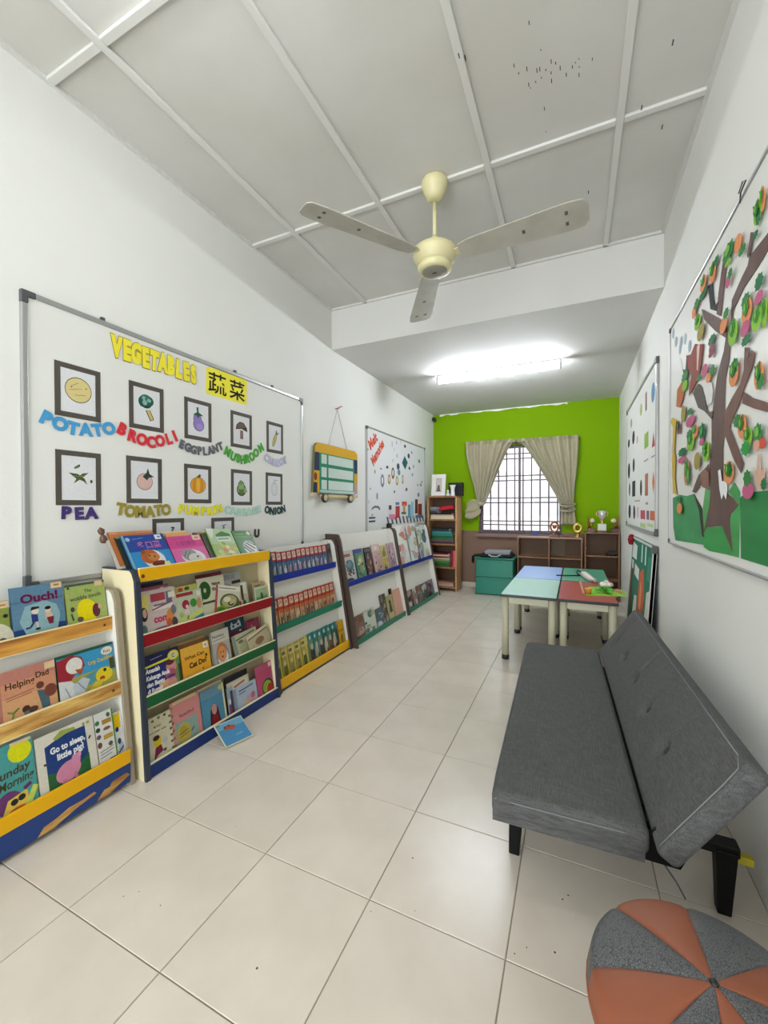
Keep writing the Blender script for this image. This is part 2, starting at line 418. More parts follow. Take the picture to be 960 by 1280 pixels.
# ================================================================ CEILING FAN AND TUBE LAMPS
cream = mat('cream_enamel', 'cfc79a', .38); bladem = mat('fan_blade', 'aaa79a', .5, noise=.12, scale=9); dk = mat('black_plastic', '151516', .4)
FX, FY = -.70, 2.18
fan = thing('ceiling_fan', 'cream three-bladed ceiling fan hanging from the panelled ceiling', 'fan', (FX, FY, H1))
MB().lathe([(.060, 2.97), (.070, 2.962), (.073, 2.948), (.069, 2.928), (.046, 2.875), (.032, 2.862), (.02, 2.858)], 28, (FX, FY, 0)).build('canopy', cream, fan)
MB().tube([(FX, FY, 2.845), (FX, FY, 2.66)], .0115, 12).build('down_rod', cream, fan)
MB().lathe([(.018, 2.665), (.024, 2.645), (.036, 2.627), (.056, 2.615), (.095, 2.603), (.116, 2.586), (.121, 2.565), (.115, 2.543), (.098, 2.526), (.094, 2.508)][::-1], 36, (FX, FY, 0)).build('motor_housing', cream, fan)
MB().lathe([(.05, 2.472), (.078, 2.473), (.087, 2.479), (.093, 2.492), (.094, 2.510)], 36, (FX, FY, 0)).build('bottom_cap', cream, fan)
MB().lathe([(.03, 2.469), (.066, 2.4695), (.070, 2.473)], 32, (FX, FY, 0)).build('medallion', mat('grey_badge', '8d8a7c', .5), fan)
B(FX - .012, FY - .003, 2.4675, FX + .010, FY + .005, 2.4692).build('badge_mark', dk, fan)
for deg in (236, 356, 116):
    M = Matrix.Rotation(R(deg), 4, 'Z') @ Matrix.Rotation(R(-13), 4, 'X')
    q = [(.14, -.045), (.2, -.062), (.66, -.082), (.735, -.074), (.755, -.045), (.755, .05), (.735, .076), (.66, .082), (.2, .057), (.14, .043)]
    Mf = Matrix.Translation((0, 0, 2.545 - H1)) @ M
    bl = MB().prism(q, -.003, .003).build('blade', bladem, fan, Mf, world=False, bevel=.002)
    MB().prism([(.10, -.016), (.17, -.03), (.26, -.03), (.275, 0), (.26, .03), (.17, .03), (.10, .016)], .003, .009).build('blade_bracket', cream, bl, world=False)
    m = MB()
    for x, y in ((.46, .0), (.655, -.03), (.655, .03)): m.box(x, y - .008, -.0045, x + .014, y + .012, -.003)
    tag(m.build('grime_mark', mat('grime', '55524a', .8), bl, world=False), kind='stuff')

def tube_lamp(cx, cy, z, label, power):
    t = thing('tube_lamp', label, 'lamp', (cx, cy, z))
    B(cx - .62, cy - .02, z - .022, cx + .62, cy + .02, z).build('channel', mat('lamp_channel', 'd4d4d0', .4), t, bevel=.003)
    for s in (-1, 1):
        B(cx + s * .612 - .012, cy - .017, z - .095, cx + s * .612 + .012, cy + .017, z - .018).build('lamp_holder', mat('lamp_holder', 'c8c8c4', .5), t, bevel=.004)
    g = mat('lit_tube_%d' % power, 'f3f8ff', .5, emit=power)
    MB().tube([(cx - .6, cy, z - .074), (cx + .6, cy, z - .074)], .0145, 14).build('glowing_tube', g, t)
    return t
tube_lamp(-.742, 4.315, H2, 'lit fluorescent tube on the lower ceiling before the green wall', TUBE_B)
tube_lamp(-.80, .60, H1, 'lit fluorescent tube on the panelled ceiling nearest the camera', TUBE_F)

DATA = {'cards':{'potato':[(1.004,1.811),(1.188,1.815),(1.185,1.579),(0.997,1.585)],'brocoli':[(1.323,1.812),(1.508,1.821),(1.508,1.587),(1.317,1.584)],'eggplant':[(1.639,1.814),(1.827,1.812),(1.825,1.581),(1.634,1.579)],'mushroom':[(1.983,1.809),(2.169,1.81),(2.167,1.578),(1.974,1.579)],'carrot':[(2.321,1.804),(2.498,1.807),(2.496,1.577),(2.311,1.593)],'pea':[(1.001,1.437),(1.18,1.439),(1.189,1.203),(1.0,1.199)],'tomato':[(1.302,1.445),(1.495,1.446),(1.493,1.213),(1.305,1.212)],'pumpkin':[(1.636,1.436),(1.824,1.437),(1.819,1.216),(1.628,1.214)],'cabbage':[(1.98,1.43),(2.17,1.44),(2.164,1.207),(1.978,1.202)],'onion':[(2.305,1.437),(2.495,1.439),(2.479,1.209),(2.303,1.208)],'rowA':[(1.439,1.134),(1.63,1.129),(1.628,0.941),(1.437,0.919)],'rowB':[(1.821,1.129),(2.004,1.125),(2.002,0.945),(1.819,0.922)],'chinese':[(1.79,2.03),(2.126,2.049),(2.124,1.873),(1.783,1.858)]},'words':[('VEGETABLES',0.084,[(1.262,1.959,-1.2),(1.311,1.958,-1.1),(1.359,1.957,-1.1),(1.408,1.956,-1.0),(1.456,1.955,-0.9),(1.505,1.955,-0.9),(1.553,1.954,-0.8),(1.602,1.953,-0.8),(1.65,1.953,-0.7),(1.699,1.952,-0.6)]),('POTATO',0.056,[(0.968,1.561,-21.5),(1.019,1.545,-13.4),(1.069,1.537,-4.7),(1.12,1.537,4.2),(1.17,1.544,13.0),(1.221,1.56,21.1)]),('BROCOLI',0.058,[(1.283,1.57,-31.1),(1.331,1.546,-21.2),(1.38,1.532,-10.0),(1.428,1.529,2.2),(1.476,1.536,14.1),(1.525,1.553,24.9),(1.573,1.581,34.1)]),('EGGPLANT',0.048,[(1.616,1.543,-23.4),(1.656,1.529,-15.9),(1.695,1.52,-7.8),(1.735,1.518,0.5),(1.774,1.521,8.9),(1.814,1.53,16.9),(1.853,1.545,24.3),(1.893,1.566,30.9)]),('MUSHROOM',0.056,[(1.95,1.539,-30.8),(1.993,1.518,-20.1),(2.037,1.507,-7.7),(2.08,1.506,5.5),(2.123,1.516,18.1),(2.166,1.535,29.1),(2.21,1.564,38.3),(2.253,1.603,45.6)]),('CARROT',0.053,[(2.31,1.542,-26.9),(2.351,1.526,-16.5),(2.392,1.518,-4.9),(2.433,1.518,7.1),(2.474,1.528,18.6),(2.515,1.546,28.6)]),('PEA',0.053,[(1.038,1.168,0.5),(1.089,1.168,-0.6),(1.14,1.167,-1.6)]),('TOMATO',0.057,[(1.274,1.181,-11.8),(1.322,1.173,-7.3),(1.371,1.169,-2.8),(1.419,1.168,1.8),(1.468,1.172,6.4),(1.516,1.179,10.9)]),('PUMPKIN',0.051,[(1.607,1.183,-12.3),(1.653,1.175,-8.3),(1.698,1.17,-4.3),(1.743,1.168,-0.2),(1.789,1.169,3.9),(1.834,1.174,7.9),(1.88,1.182,11.9)]),('CABBAGE',0.047,[(1.947,1.176,-13.3),(1.995,1.167,-8.7),(2.043,1.161,-4.0),(2.091,1.16,0.8),(2.138,1.163,5.6),(2.186,1.169,10.2),(2.234,1.18,14.8)]),('ONION',0.052,[(2.316,1.174,-16.6),(2.36,1.164,-7.7),(2.404,1.162,1.6),(2.449,1.167,10.8),(2.493,1.179,19.5)]),('U',0.055,[(2.209,1.01,0.0)])],'mural':[('grass_left',[(2.824,1.238),(2.656,1.252),(2.497,1.242),(2.358,1.249),(2.268,1.19),(2.198,1.06),(2.198,1.024),(2.75,1.003),(2.805,1.073)],'2f8a4e'),('grass_right',[(1.766,1.218),(1.72,1.234),(1.543,1.235),(1.476,1.235),(1.471,1.018),(1.538,1.016),(1.752,1.016)],'0d7a36'),('grass_bush',[(2.172,1.27),(2.097,1.258),(2.11,1.19),(2.108,1.109),(2.19,1.06),(2.217,1.172)],'4f9f55'),('grass_middle',[(1.882,1.243),(1.818,1.273),(1.767,1.239),(1.766,1.197),(1.772,1.017),(1.899,1.014),(1.857,1.153),(1.776,1.195)],'3a9a4a'),('trunk',[(1.866,1.777),(1.843,1.877),(1.744,1.91),(1.629,1.919),(1.557,1.93),(1.481,1.935),(1.482,2.012),(1.559,1.979),(1.662,1.985),(1.694,1.991),(1.711,1.967),(1.763,1.955),(1.859,1.922),(1.868,1.848),(1.921,1.815),(1.943,1.771),(1.988,1.733),(2.025,1.692),(2.057,1.622),(2.09,1.545),(2.087,1.427),(2.114,1.366),(2.114,1.332),(2.097,1.258),(2.11,1.199),(2.153,1.137),(2.199,1.073),(2.13,1.103),(1.949,1.117),(1.877,1.062),(1.828,1.026),(1.857,1.116),(1.858,1.16),(1.776,1.195),(1.827,1.219),(1.887,1.235),(1.94,1.28),(1.943,1.409),(1.932,1.445),(1.929,1.541),(1.926,1.599),(1.92,1.662),(1.881,1.719),(1.871,1.771)],'5b4138'),('grass_front',[(2.199,1.069),(2.138,1.103),(1.949,1.115),(1.877,1.062),(1.843,1.017),(2.106,1.006),(2.189,1.015)],'2a9440'),('root_black_strip',[(2.358,1.249),(2.218,1.181),(2.182,1.056),(2.215,1.063),(2.267,1.172)],'2b2a20'),('branch',[(1.951,2.124),(1.906,2.094),(1.937,2.032),(1.975,1.914),(2.031,1.945),(2.008,2.02),(1.973,2.087)],'5a3c36'),('branch',[(2.245,2.057),(2.043,1.939),(1.945,1.883),(1.9,1.839),(1.915,1.809),(2.042,1.883),(2.197,1.99)],'5f4238'),('bird',[(2.149,2.111),(2.086,2.097),(2.072,2.034),(2.051,1.985),(2.007,1.985),(2.031,1.957),(2.111,1.999)],'1d1c20'),('branch',[(1.923,1.536),(1.845,1.572),(1.765,1.601),(1.733,1.637),(1.726,1.709),(1.685,1.692),(1.702,1.654),(1.668,1.68),(1.639,1.66),(1.659,1.625),(1.727,1.578),(1.773,1.534),(1.854,1.485),(1.875,1.444),(1.926,1.445)],'6b4638'),('branch',[(1.731,1.565),(1.656,1.527),(1.548,1.489),(1.481,1.471),(1.48,1.442),(1.548,1.462),(1.639,1.491),(1.745,1.531)],'6b4638'),('branch',[(1.903,1.441),(1.859,1.466),(1.726,1.33),(1.747,1.299),(1.819,1.353)],'664639'),('branch',[(2.114,1.366),(2.159,1.353),(2.271,1.33),(2.378,1.259),(2.322,1.252),(2.22,1.29),(2.143,1.308),(2.099,1.322)],'5f453d'),('branch',[(1.655,2.04),(1.678,1.991),(1.702,1.986),(1.707,1.998),(1.687,2.031),(1.679,2.054)],'5a3c36'),('branch',[(2.245,1.63),(2.076,1.543),(2.056,1.572),(2.119,1.577),(2.181,1.62)],'5a463c'),('bat_body',[(2.371,1.721),(2.282,1.741),(2.182,1.692),(2.162,1.63),(2.134,1.58),(2.279,1.633)],'564d46'),('owl',[(2.207,1.711),(2.168,1.723),(2.079,1.69),(2.058,1.647),(2.078,1.61),(2.135,1.61),(2.166,1.657)],'dcdcd8'),('squirrel',[(2.414,1.915),(2.339,1.938),(2.203,1.889),(2.233,1.809),(2.282,1.764),(2.371,1.74),(2.448,1.725),(2.439,1.753),(2.401,1.812),(2.483,1.876),(2.505,1.94)],'8a3f32'),('squirrel_stripe',[(2.303,1.911),(2.277,1.916),(2.252,1.907),(2.283,1.801),(2.301,1.807)],'d9b9a8'),('hedgehog',[(2.696,1.819),(2.578,1.836),(2.543,1.758),(2.621,1.707),(2.719,1.734)],'b05f2c'),('twig',[(2.604,1.957),(2.569,1.892),(2.514,1.87),(2.494,1.926),(2.461,1.85),(2.557,1.867)],'4c4636'),('giraffe',[(2.864,1.676),(2.823,1.695),(2.712,1.662),(2.728,1.622),(2.763,1.491),(2.723,1.452),(2.746,1.351),(2.693,1.252),(2.744,1.265),(2.783,1.261),(2.815,1.433),(2.794,1.634)],'c9a73c'),('rabbit',[(1.978,1.326),(1.954,1.33),(1.935,1.285),(1.882,1.28),(1.873,1.25),(1.887,1.216),(1.912,1.236),(1.935,1.216),(1.958,1.253)],'e4e6e6'),('paper_hand',[(1.627,1.311),(1.607,1.29),(1.597,1.346),(1.583,1.344),(1.579,1.294),(1.544,1.301),(1.561,1.241),(1.598,1.24),(1.619,1.272)],'c8a48f'),('doll',[(2.221,1.331),(2.143,1.347),(2.099,1.327),(2.105,1.259),(2.196,1.275)],'8a6554')],'fruit':[(2.061,2.124,0.04,0.04,'d98a52',0),(2.017,2.146,0.038,0.018,'1f6b3c',0),(1.874,2.103,0.064,0.032,'2e7a36',0),(1.775,2.075,0.032,0.03,'d98a52',0),(1.733,2.03,0.035,0.015,'2e7a36',0),(1.873,2.064,0.031,0.01,'7fb52e',0),(1.871,1.995,0.026,0.021,'b8577c',0),(1.846,2.011,0.026,0.019,'2e7a36',0),(2.186,2.142,0.045,0.032,'d98a52',0),(2.2,2.102,0.069,0.02,'1f6b3c',0),(2.345,2.087,0.035,0.028,'d98a52',0),(2.303,2.105,0.042,0.025,'2e7a36',0),(2.279,2.014,0.05,0.033,'7fb52e',0),(2.227,1.95,0.054,0.035,'9a8a45',0),(1.917,1.857,0.04,0.028,'d98a52',0),(1.888,1.889,0.032,0.02,'2e7a36',0),(1.814,1.792,0.045,0.045,'7fb52e',0),(1.817,1.814,0.029,0.026,'2e7a36',0),(2.067,1.859,0.053,0.02,'1f6b3c',0),(2.067,1.825,0.033,0.018,'8a4552',0),(1.69,1.811,0.042,0.041,'d98a52',0),(1.701,1.851,0.038,0.024,'2e7a36',0),(1.702,1.762,0.038,0.024,'b8577c',0),(1.693,1.722,0.042,0.018,'1f6b3c',0),(1.591,1.857,0.033,0.026,'1f6b3c',0),(1.59,1.81,0.032,0.019,'b8577c',0),(1.603,1.753,0.04,0.036,'7fb52e',0),(1.6,1.782,0.029,0.018,'2e7a36',0),(1.554,1.75,0.017,0.043,'7fb52e',0),(1.624,2.015,0.023,0.012,'1f6b3c',0),(2.068,1.804,0.035,0.013,'8a4552',0),(1.806,1.648,0.046,0.045,'d98a52',0),(1.796,1.668,0.04,0.032,'2e7a36',0),(1.587,1.578,0.033,0.042,'d98a52',0),(1.575,1.559,0.029,0.026,'2e7a36',0),(2.154,1.763,0.042,0.026,'b8577c',0),(2.108,1.719,0.036,0.018,'d98a52',0),(2.053,1.733,0.034,0.023,'2e7a36',0),(2.54,1.658,0.044,0.042,'9a8a45',0),(2.642,1.607,0.036,0.035,'8a4552',0),(2.396,1.594,0.082,0.025,'b8577c',0),(2.407,1.641,0.048,0.017,'1f6b3c',0),(2.311,1.531,0.054,0.031,'d98a52',0),(2.384,1.494,0.067,0.042,'7fb52e',0),(2.404,1.531,0.058,0.027,'2e7a36',0),(2.194,1.512,0.048,0.04,'1f6b3c',0),(2.201,1.468,0.036,0.016,'b8577c',0),(1.724,1.451,0.036,0.04,'d98a52',0),(1.767,1.478,0.039,0.024,'2e7a36',0),(1.671,1.409,0.036,0.031,'7fb52e',0),(1.687,1.375,0.043,0.025,'1f8a3a',0),(1.591,1.409,0.034,0.031,'2e7a36',0),(1.557,1.374,0.022,0.016,'c94a3c',0),(1.597,1.373,0.023,0.017,'cf9a80',0),(2.138,1.429,0.048,0.031,'7fb52e',0),(2.513,1.839,0.075,0.029,'2e7a36',0),(2.512,1.792,0.053,0.026,'7fb52e',0),(2.248,1.759,0.042,0.014,'2e7a36',0),(2.557,1.467,0.089,0.023,'1f6b3c',0),(2.567,1.428,0.079,0.016,'b8577c',0),(2.459,1.358,0.051,0.066,'b5835c',0),(2.428,1.341,0.034,0.05,'2e7a36',0),(2.264,1.392,0.051,0.039,'9a8a45',0),(2.256,1.394,0.03,0.025,'2e7a36',0),(2.138,1.41,0.044,0.033,'7fb52e',0),(1.85,1.31,0.051,0.041,'d98a52',0),(1.834,1.316,0.032,0.028,'2e7a36',0),(1.667,1.239,0.046,0.026,'b8577c',0),(1.672,1.279,0.034,0.028,'2e7a36',0),(2.606,1.18,0.058,0.027,'d98a52',0),(2.619,1.229,0.052,0.013,'1f6b3c',0),(1.543,1.253,0.021,0.018,'1f6b3c',0),(1.573,2.089,0.016,0.036,'d98a52',0),(1.61,2.074,0.03,0.036,'7fb52e',0),(1.604,2.059,0.02,0.027,'1f6b3c',0)],'clouds':[(2.843,2.196),(2.763,2.121),(2.643,2.077),(2.555,2.06),(2.665,2.048),(2.462,1.991)],'b2dots':[(4.937,1.759,0.097,0.087,'1f5560'),(4.713,1.691,0.047,0.042,'3a4a58'),(4.737,1.619,0.048,0.037,'6a8496'),(5.069,1.86,0.04,0.034,'4a3540'),(5.095,1.7,0.034,0.02,'3b3440'),(4.938,1.97,0.032,0.021,'3a3436'),(5.471,1.831,0.038,0.026,'6a7a70'),(4.387,1.654,0.037,0.018,'55555a'),(4.213,1.622,0.025,0.012,'8a80a0'),(3.89,1.8,0.017,0.012,'5a4a60'),(5.179,1.917,0.028,0.018,'8a8a90'),(5.249,1.738,0.026,0.025,'8a9a98'),(5.206,1.624,0.026,0.025,'8a98a0'),(4.059,1.576,0.018,0.024,'8a9a90'),(4.53,1.943,0.016,0.04,'b8b8bc'),(4.667,1.98,0.017,0.027,'b0b0b8'),(4.598,1.889,0.016,0.027,'c8c8c8'),(4.551,1.749,0.016,0.022,'b8b8b0'),(4.678,1.817,0.017,0.028,'a8a8b0'),(4.799,1.999,0.013,0.023,'c0c0c0'),(4.987,1.417,0.039,0.024,'6a6a78'),(4.595,1.375,0.023,0.018,'6a6a70'),(5.439,1.361,0.046,0.031,'8a8a90'),(5.532,1.502,0.031,0.021,'5a6a70'),(5.409,1.496,0.023,0.021,'8a9098'),(5.579,1.547,0.022,0.016,'6a6a70'),(3.949,1.386,0.014,0.016,'9a9aa0'),(4.114,1.31,0.021,0.041,'8a8a90'),(3.913,1.246,0.018,0.02,'c0c0c4'),(3.992,1.105,0.018,0.009,'606068')],'b2rings':[((4.252,1.489),0.05,0.075,'7a7a88'),((4.551,1.596),0.045,0.07,'7a5a3c'),((4.44,1.517),0.04,0.06,'a8884a'),((4.677,1.513),0.04,0.06,'a8983c'),((4.859,1.542),0.03,0.06,'9a8a50')],'b2words':[((3.952,1.828),(4.137,1.968)),((4.023,1.663),(4.306,1.929))],'b2arrow':[(3.966,1.154),(3.993,1.186),(4.057,1.206),(4.152,1.202),(4.191,1.177),(4.181,1.152),(4.123,1.181),(4.048,1.182)],'b2label':[(3.912,1.087),(4.066,1.026)],'b2fig':[([(4.417,1.203),(4.526,1.203),(4.526,1.041),(4.416,1.045)],'d6d3cf'),([(4.438,1.106),(4.617,1.103),(4.616,1.039),(4.438,1.044)],'cf7fa0'),([(4.629,1.203),(4.759,1.203),(4.758,1.054),(4.628,1.057)],'a83a3a'),([(4.635,1.13),(4.754,1.128),(4.754,1.063),(4.635,1.066)],'b0567a'),([(4.833,1.26),(5.0,1.262),(4.999,1.204),(4.833,1.203)],'c04a3a'),([(4.871,1.222),(4.947,1.223),(4.947,1.126),(4.87,1.127)],'c08a50'),([(4.82,1.128),(4.973,1.126),(4.973,1.097),(4.82,1.099)],'55603a'),([(5.039,1.223),(5.134,1.224),(5.134,1.044),(5.039,1.047)],'5a96a8'),([(5.148,1.264),(5.247,1.265),(5.246,1.031),(5.147,1.034)],'8fc0cc'),([(5.305,1.296),(5.408,1.298),(5.408,1.1),(5.304,1.102)],'5a2f24'),([(5.423,1.235),(5.578,1.236),(5.578,1.065),(5.423,1.068)],'8a3a28'),([(5.319,1.081),(5.594,1.076),(5.594,1.033),(5.318,1.04)],'5a7890'),([(4.629,1.249),(4.747,1.25),(4.747,1.217),(4.629,1.217)],'4a7a98'),([(4.428,1.211),(4.504,1.212),(4.504,1.158),(4.428,1.159)],'3a3a3a')],'b2tray':[(3.808,1.007),(4.332,0.986),(3.859,0.887)],'bus':{'tl':(2.886,1.727),'tr':(3.625,1.732),'bl':(2.838,1.305),'br':(3.622,1.328),'panTL':(2.955,1.668),'panTR':(3.56,1.663),'panBL':(2.962,1.319),'panBR':(3.558,1.332),'w1':(2.995,1.254),'w2':(3.429,1.254),'nail':(2.789,1.8)},'nail':(3.28,2.094),'str':[(3.129,1.8),(3.455,1.788)],'b3':[(3.504,2.006,0.071,0.073,'5a86a8','e'),(3.822,2.015,0.038,0.071,'8a6a60','r'),(4.099,2.009,0.062,0.051,'b0ba80','e'),(4.77,2.018,0.067,0.045,'9aa080','e'),(4.965,1.844,0.083,0.043,'26262a','e'),(4.589,1.849,0.09,0.065,'26262a','e'),(3.804,1.707,0.098,0.059,'8ab04a','r'),(3.477,1.665,0.062,0.05,'a84a52','t'),(4.324,1.789,0.049,0.037,'c0a8a8','e'),(4.946,1.559,0.093,0.08,'222226','e'),(4.567,1.583,0.072,0.066,'222226','e'),(4.882,1.363,0.055,0.067,'3a3a3e','e'),(4.559,1.359,0.108,0.073,'222226','r'),(4.077,1.347,0.057,0.069,'2a2a2a','e'),(3.78,1.36,0.073,0.086,'a86a58','r'),(3.47,1.362,0.051,0.081,'c87a58','d'),(4.873,1.14,0.097,0.071,'2a2a30','e'),(4.508,1.136,0.071,0.065,'2a2a30','e'),(3.968,1.123,0.123,0.036,'b8485c','r'),(3.708,1.124,0.058,0.034,'6a6478','r'),(3.479,1.125,0.119,0.034,'c86a48','r'),(3.965,1.036,0.135,0.017,'a8bf80','r'),(3.6,1.051,0.128,0.012,'b8c890','r'),(3.759,1.214,0.06,0.009,'c89090','r'),(4.259,1.139,0.046,0.047,'d0a8b8','r'),(3.811,1.552,0.103,0.006,'9a9a9a','r'),(3.476,1.547,0.085,0.005,'8a8a8a','r'),(4.316,1.24,0.161,0.007,'b8b090','r')]}

# ================================================================ BOOK RACKS ALONG THE LEFT WALL
creaml = mat('cream_laminate', 'd6cba6', .5, noise=.03, scale=4); whitel = mat('white_laminate', 'd8d6ce', .45)
navy_edge = mat('navy_edging', '252d3c', .45); brown_edge = mat('brown_edging', '4a3b34', .45); grey_edge = mat('grey_beige_edging', '8f8470', .5)
chipb = mat('bare_chipboard', 'd49c40', .75, noise=.25, scale=14, tint='7c3f0e', stretch=(1, .22, 2.2), bump=.3, bscale=60)
chipb2 = mat('pale_chipboard', 'd6b062', .8, noise=.2, scale=22, tint='96601e', stretch=(1, .3, 1.5), bump=.3, bscale=60)
RAILC = dict(yellow='d9a200', red='830814', green='0a5026', blue='0f2a64', royal='1a2f8c', teal='136e52', skirt='203a74')
def railm(k): return mat('rail_' + k, RAILC[k], .4, spec=.3)
rackdark = mat('dark_grey_board', '3a3c3e', .5)

def fx(rk, z): return rk['x0'] - rk['sl'] * z      # front line of a rack at height z
def rack(rk, name, label, y0, y1, H, body, edge, rails, top_cut=None):
    t = thing(name, label, 'bookshelf', (XL + .15, (y0 + y1) / 2, 0), 0)
    th = .018; rk['t'] = t; bk = XL + .025
    def prof(): return [(bk, 0), (fx(rk, 0), 0), (fx(rk, H - .05), H - .05), (fx(rk, H - .012) - .012, H - .008), (fx(rk, H) - .035, H), (bk, H)]
    for ya in (y0, y1 - th):
        s = MB().prism(prof(), ya, ya + th, 'y').build('side_panel', rk.get('outer', body) if ya == y0 else body, t)
        e = MB(); p = [(fx(rk, z), z) for z in (0, H * .5, H - .05)] + [(fx(rk, H - .012) - .012, H - .008), (fx(rk, H) - .035, H), (bk, H)]
        ti = rk.get('trim', .013); q = [(a + .003, z) for a, z in p[:3]] + [(p[3][0] + .003, p[3][1] + .003), (p[4][0], H + .003), (bk, H + .003)]
        p = [(a - ti, z) for a, z in p[:3]] + [(p[3][0] - ti, p[3][1] - ti * .6), (p[4][0] - ti * .3, H - .004), (bk, H - .004)]
        e.prism(p + q[::-1], ya - .0015, ya + th + .0015, 'y'); e.build('edge_trim', edge, s)
    d = rk['depth']; z1 = rk.get('panel_top', H - .01)
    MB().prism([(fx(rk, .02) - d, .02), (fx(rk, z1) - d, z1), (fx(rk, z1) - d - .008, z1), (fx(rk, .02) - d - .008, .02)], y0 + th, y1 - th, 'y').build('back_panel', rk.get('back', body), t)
    for (xo, zt, zh, c) in rails:
        m = c if not isinstance(c, str) else railm(c)
        B(xo - .012, y0 + th, zt - zh, xo, y1 - th, zt).build('shelf_rail', m, t, bevel=.002)
        zs = max(.012, zt - .05); xb = fx(rk, zs) - d
        if zs - .012 > 0: B(xb, y0 + th, zs - .012, xo - .012, y1 - th, zs).build('shelf_board', body, t)
        if rk.get('lip'): B(xo - .0125, y0 + th, zt - .0005, xo + .0005, y1 - th, zt + .003).build('rail_lip', mat('pale_lip', 'd8cfae', .5), t)
    return t

def seat(rail, y, drop, lean, push=0.0, roll=0.0, yaw=0.0, lift=0.0):
    """where a book stands behind a rail: base sits `drop` below the rail top along the slope"""
    xo, zt, zh, c = rail
    xp = xo - .0145 - drop * sin(lean) - push * cos(lean); zp = zt - push * sin(lean)
    return left_frame(y, zp + (lift - drop) * cos(lean), xp + (drop - lift) * sin(lean), lean, roll, yaw)

TEN = R(10)
# ---- rack A: nearest, peeling chipboard rails
A = dict(x0=-1.725, sl=.115, depth=.088)
A1, A2, A3 = (-1.838, .715, .055, chipb), (-1.783, .441, .058, chipb2), (-1.722, .157, .056, 'yellow')
tA = rack(A, 'magazine_rack', 'low white book rack nearest the camera with peeling wooden rails', .27, 1.156, .83, whitel, grey_edge, (A1, A2, A3))
for xo, zt, zh, c in (A1, A2): B(xo - .0125, .288, zt - zh - .003, xo + .0006, 1.138, zt - zh).build('rail_edge', mat('pale_raw_edge', 'e2d2a0', .7), tA); B(xo - .0125, .288, zt, xo + .0006, 1.138, zt + .003).build('rail_edge', mat('pale_raw_edge', 'e2d2a0', .7), tA)
sk = B(-1.735, .29, .018, -1.725, 1.138, .1).build('skirting_board', railm('skirt'), tA)
for y0, pts in ((.80, [(0, .02), (.02, .045), (.06, .05), (.10, .062), (.15, .06), (.19, .066), (.20, .055), (.13, .044), (.08, .030), (.05, .02)]), (1.0, [(0, .02), (.03, .05), (.05, .048), (.06, .062), (.12, .066), (.135, .05), (.09, .035), (.05, .02)])):
    MB().prism([(y0 + a, b) for a, b in pts], -1.7251, -1.7243, 'x').build('chipped_patch', chipb2, sk)
for xo, zt, zh, c in (A1, A2):
    MB().lathe([(.006, 0), (.0045, .002)], 10).build('bolt', mat('brown_bolt', '4a2a12', .5), tA, Matrix.Translation(Vector((xo, 1.105, zt - .03)) - Vector(MW[tA.name].translation)) @ Matrix.Rotation(PI / 2, 4, 'Y'), world=False)
STK = 'e6c9a0'
gA = None
book('picture_book', seat(A1, .640, .045, TEN), .150, .185, .008, '8a9a44', [('r', 0, 0, 1, 1, '8d9c46'), ('e', .72, .28, .34, .3, 'd7d2bc'), ('e', .84, .22, .08, .07, '6f5a52'), ('e', .66, .7, .04, .03, '2a2a22'), ('e', .78, .72, .05, .04, '2a2a22'), ('e', .93, .7, .05, .04, '2a2a22'), ('r', .75, .86, 1, .99, STK), ('r', .8, .9, .95, .93, 'a07848')],
     'olive green picture book at the left end of the top chipboard rail', gA)
book('picture_book', seat(A1, .798, .045, TEN), .172, .225, .008, '4a7088', [('r', 0, 0, 1, 1, '5f86a0'), ('r', 0, 0, 1, .3, '24427e'), ('r', 0, .72, 1, .76, '54788f'), ('r', 0, .5, 1, .52, '6a90a8'),
     ('p', [(.12, .42), (.24, .66), (.62, .72), (.84, .62), (.9, .44), (.82, .2), (.5, .12), (.24, .16)], '8fb4bc'),
     ('t', 'Ouch!', .17, .72, .2, '8a1f5a', dict(bold=.045, fit=.72)), ('t', 'Ouch!', .17, .725, .19, '3a1430', dict(bold=.0, fit=.70)),
     ('e', .42, .56, .07, .05, 'e8d8c4'), ('p', [(.33, .58), (.36, .64), (.5, .63), (.5, .6)], '1c1c22'), ('p', [(.34, .52), (.46, .5), (.46, .38), (.34, .38)], '2a3a78'), ('l', [(.38, .38), (.3, .3), (.22, .3)], .03, '2a3a68'), ('l', [(.43, .38), (.44, .28)], .03, 'd8c8b8'), ('e', .44, .26, .05, .02, '22303a'),
     ('e', .66, .54, .06, .05, 'e2c8b0'), ('e', .66, .58, .06, .03, '1f1a1c'), ('p', [(.6, .5), (.72, .5), (.76, .4), (.6, .4)], 'd8b8a0'), ('p', [(.62, .42), (.76, .42), (.74, .3), (.66, .3)], '7a2438'), ('r', .76, .9, .98, 1, STK), ('r', .82, .94, .93, .97, 'a87840')],
     'blue picture book titled Ouch! with two figures on a pale octagon', gA)
book('picture_book', seat(A1, .976, .045, TEN), .156, .205, .008, 'a9b85a', [('r', 0, 0, 1, 1, 'a6b866'), ('r', 0, .955, 1, 1, '4a5a48'), ('t', 'The', .46, .8, .09, '3a4a2a', {}), ('t', "wobbly tooth", .1, .66, .115, '3f4d30', dict(fit=.78, rot=3)),
     ('e', .5, .42, .25, .25, 'f0dd10', 15), ('e', .72, .4, .1, .14, '6a3040'), ('e', .82, .46, .05, .05, 'dcae94'), ('e', .14, .5, .05, .05, '4a4a3a'), ('e', .3, .28, .08, .05, '6a5a4a'), ('l', [(.1, .42), (.14, .28)], .03, '4a4a3a'), ('r', .74, .9, .94, 1, STK), ('e', .08, .93, .03, .025, '2a3a28')],
     'light green picture book with big yellow circle on the top chipboard rail', gA)
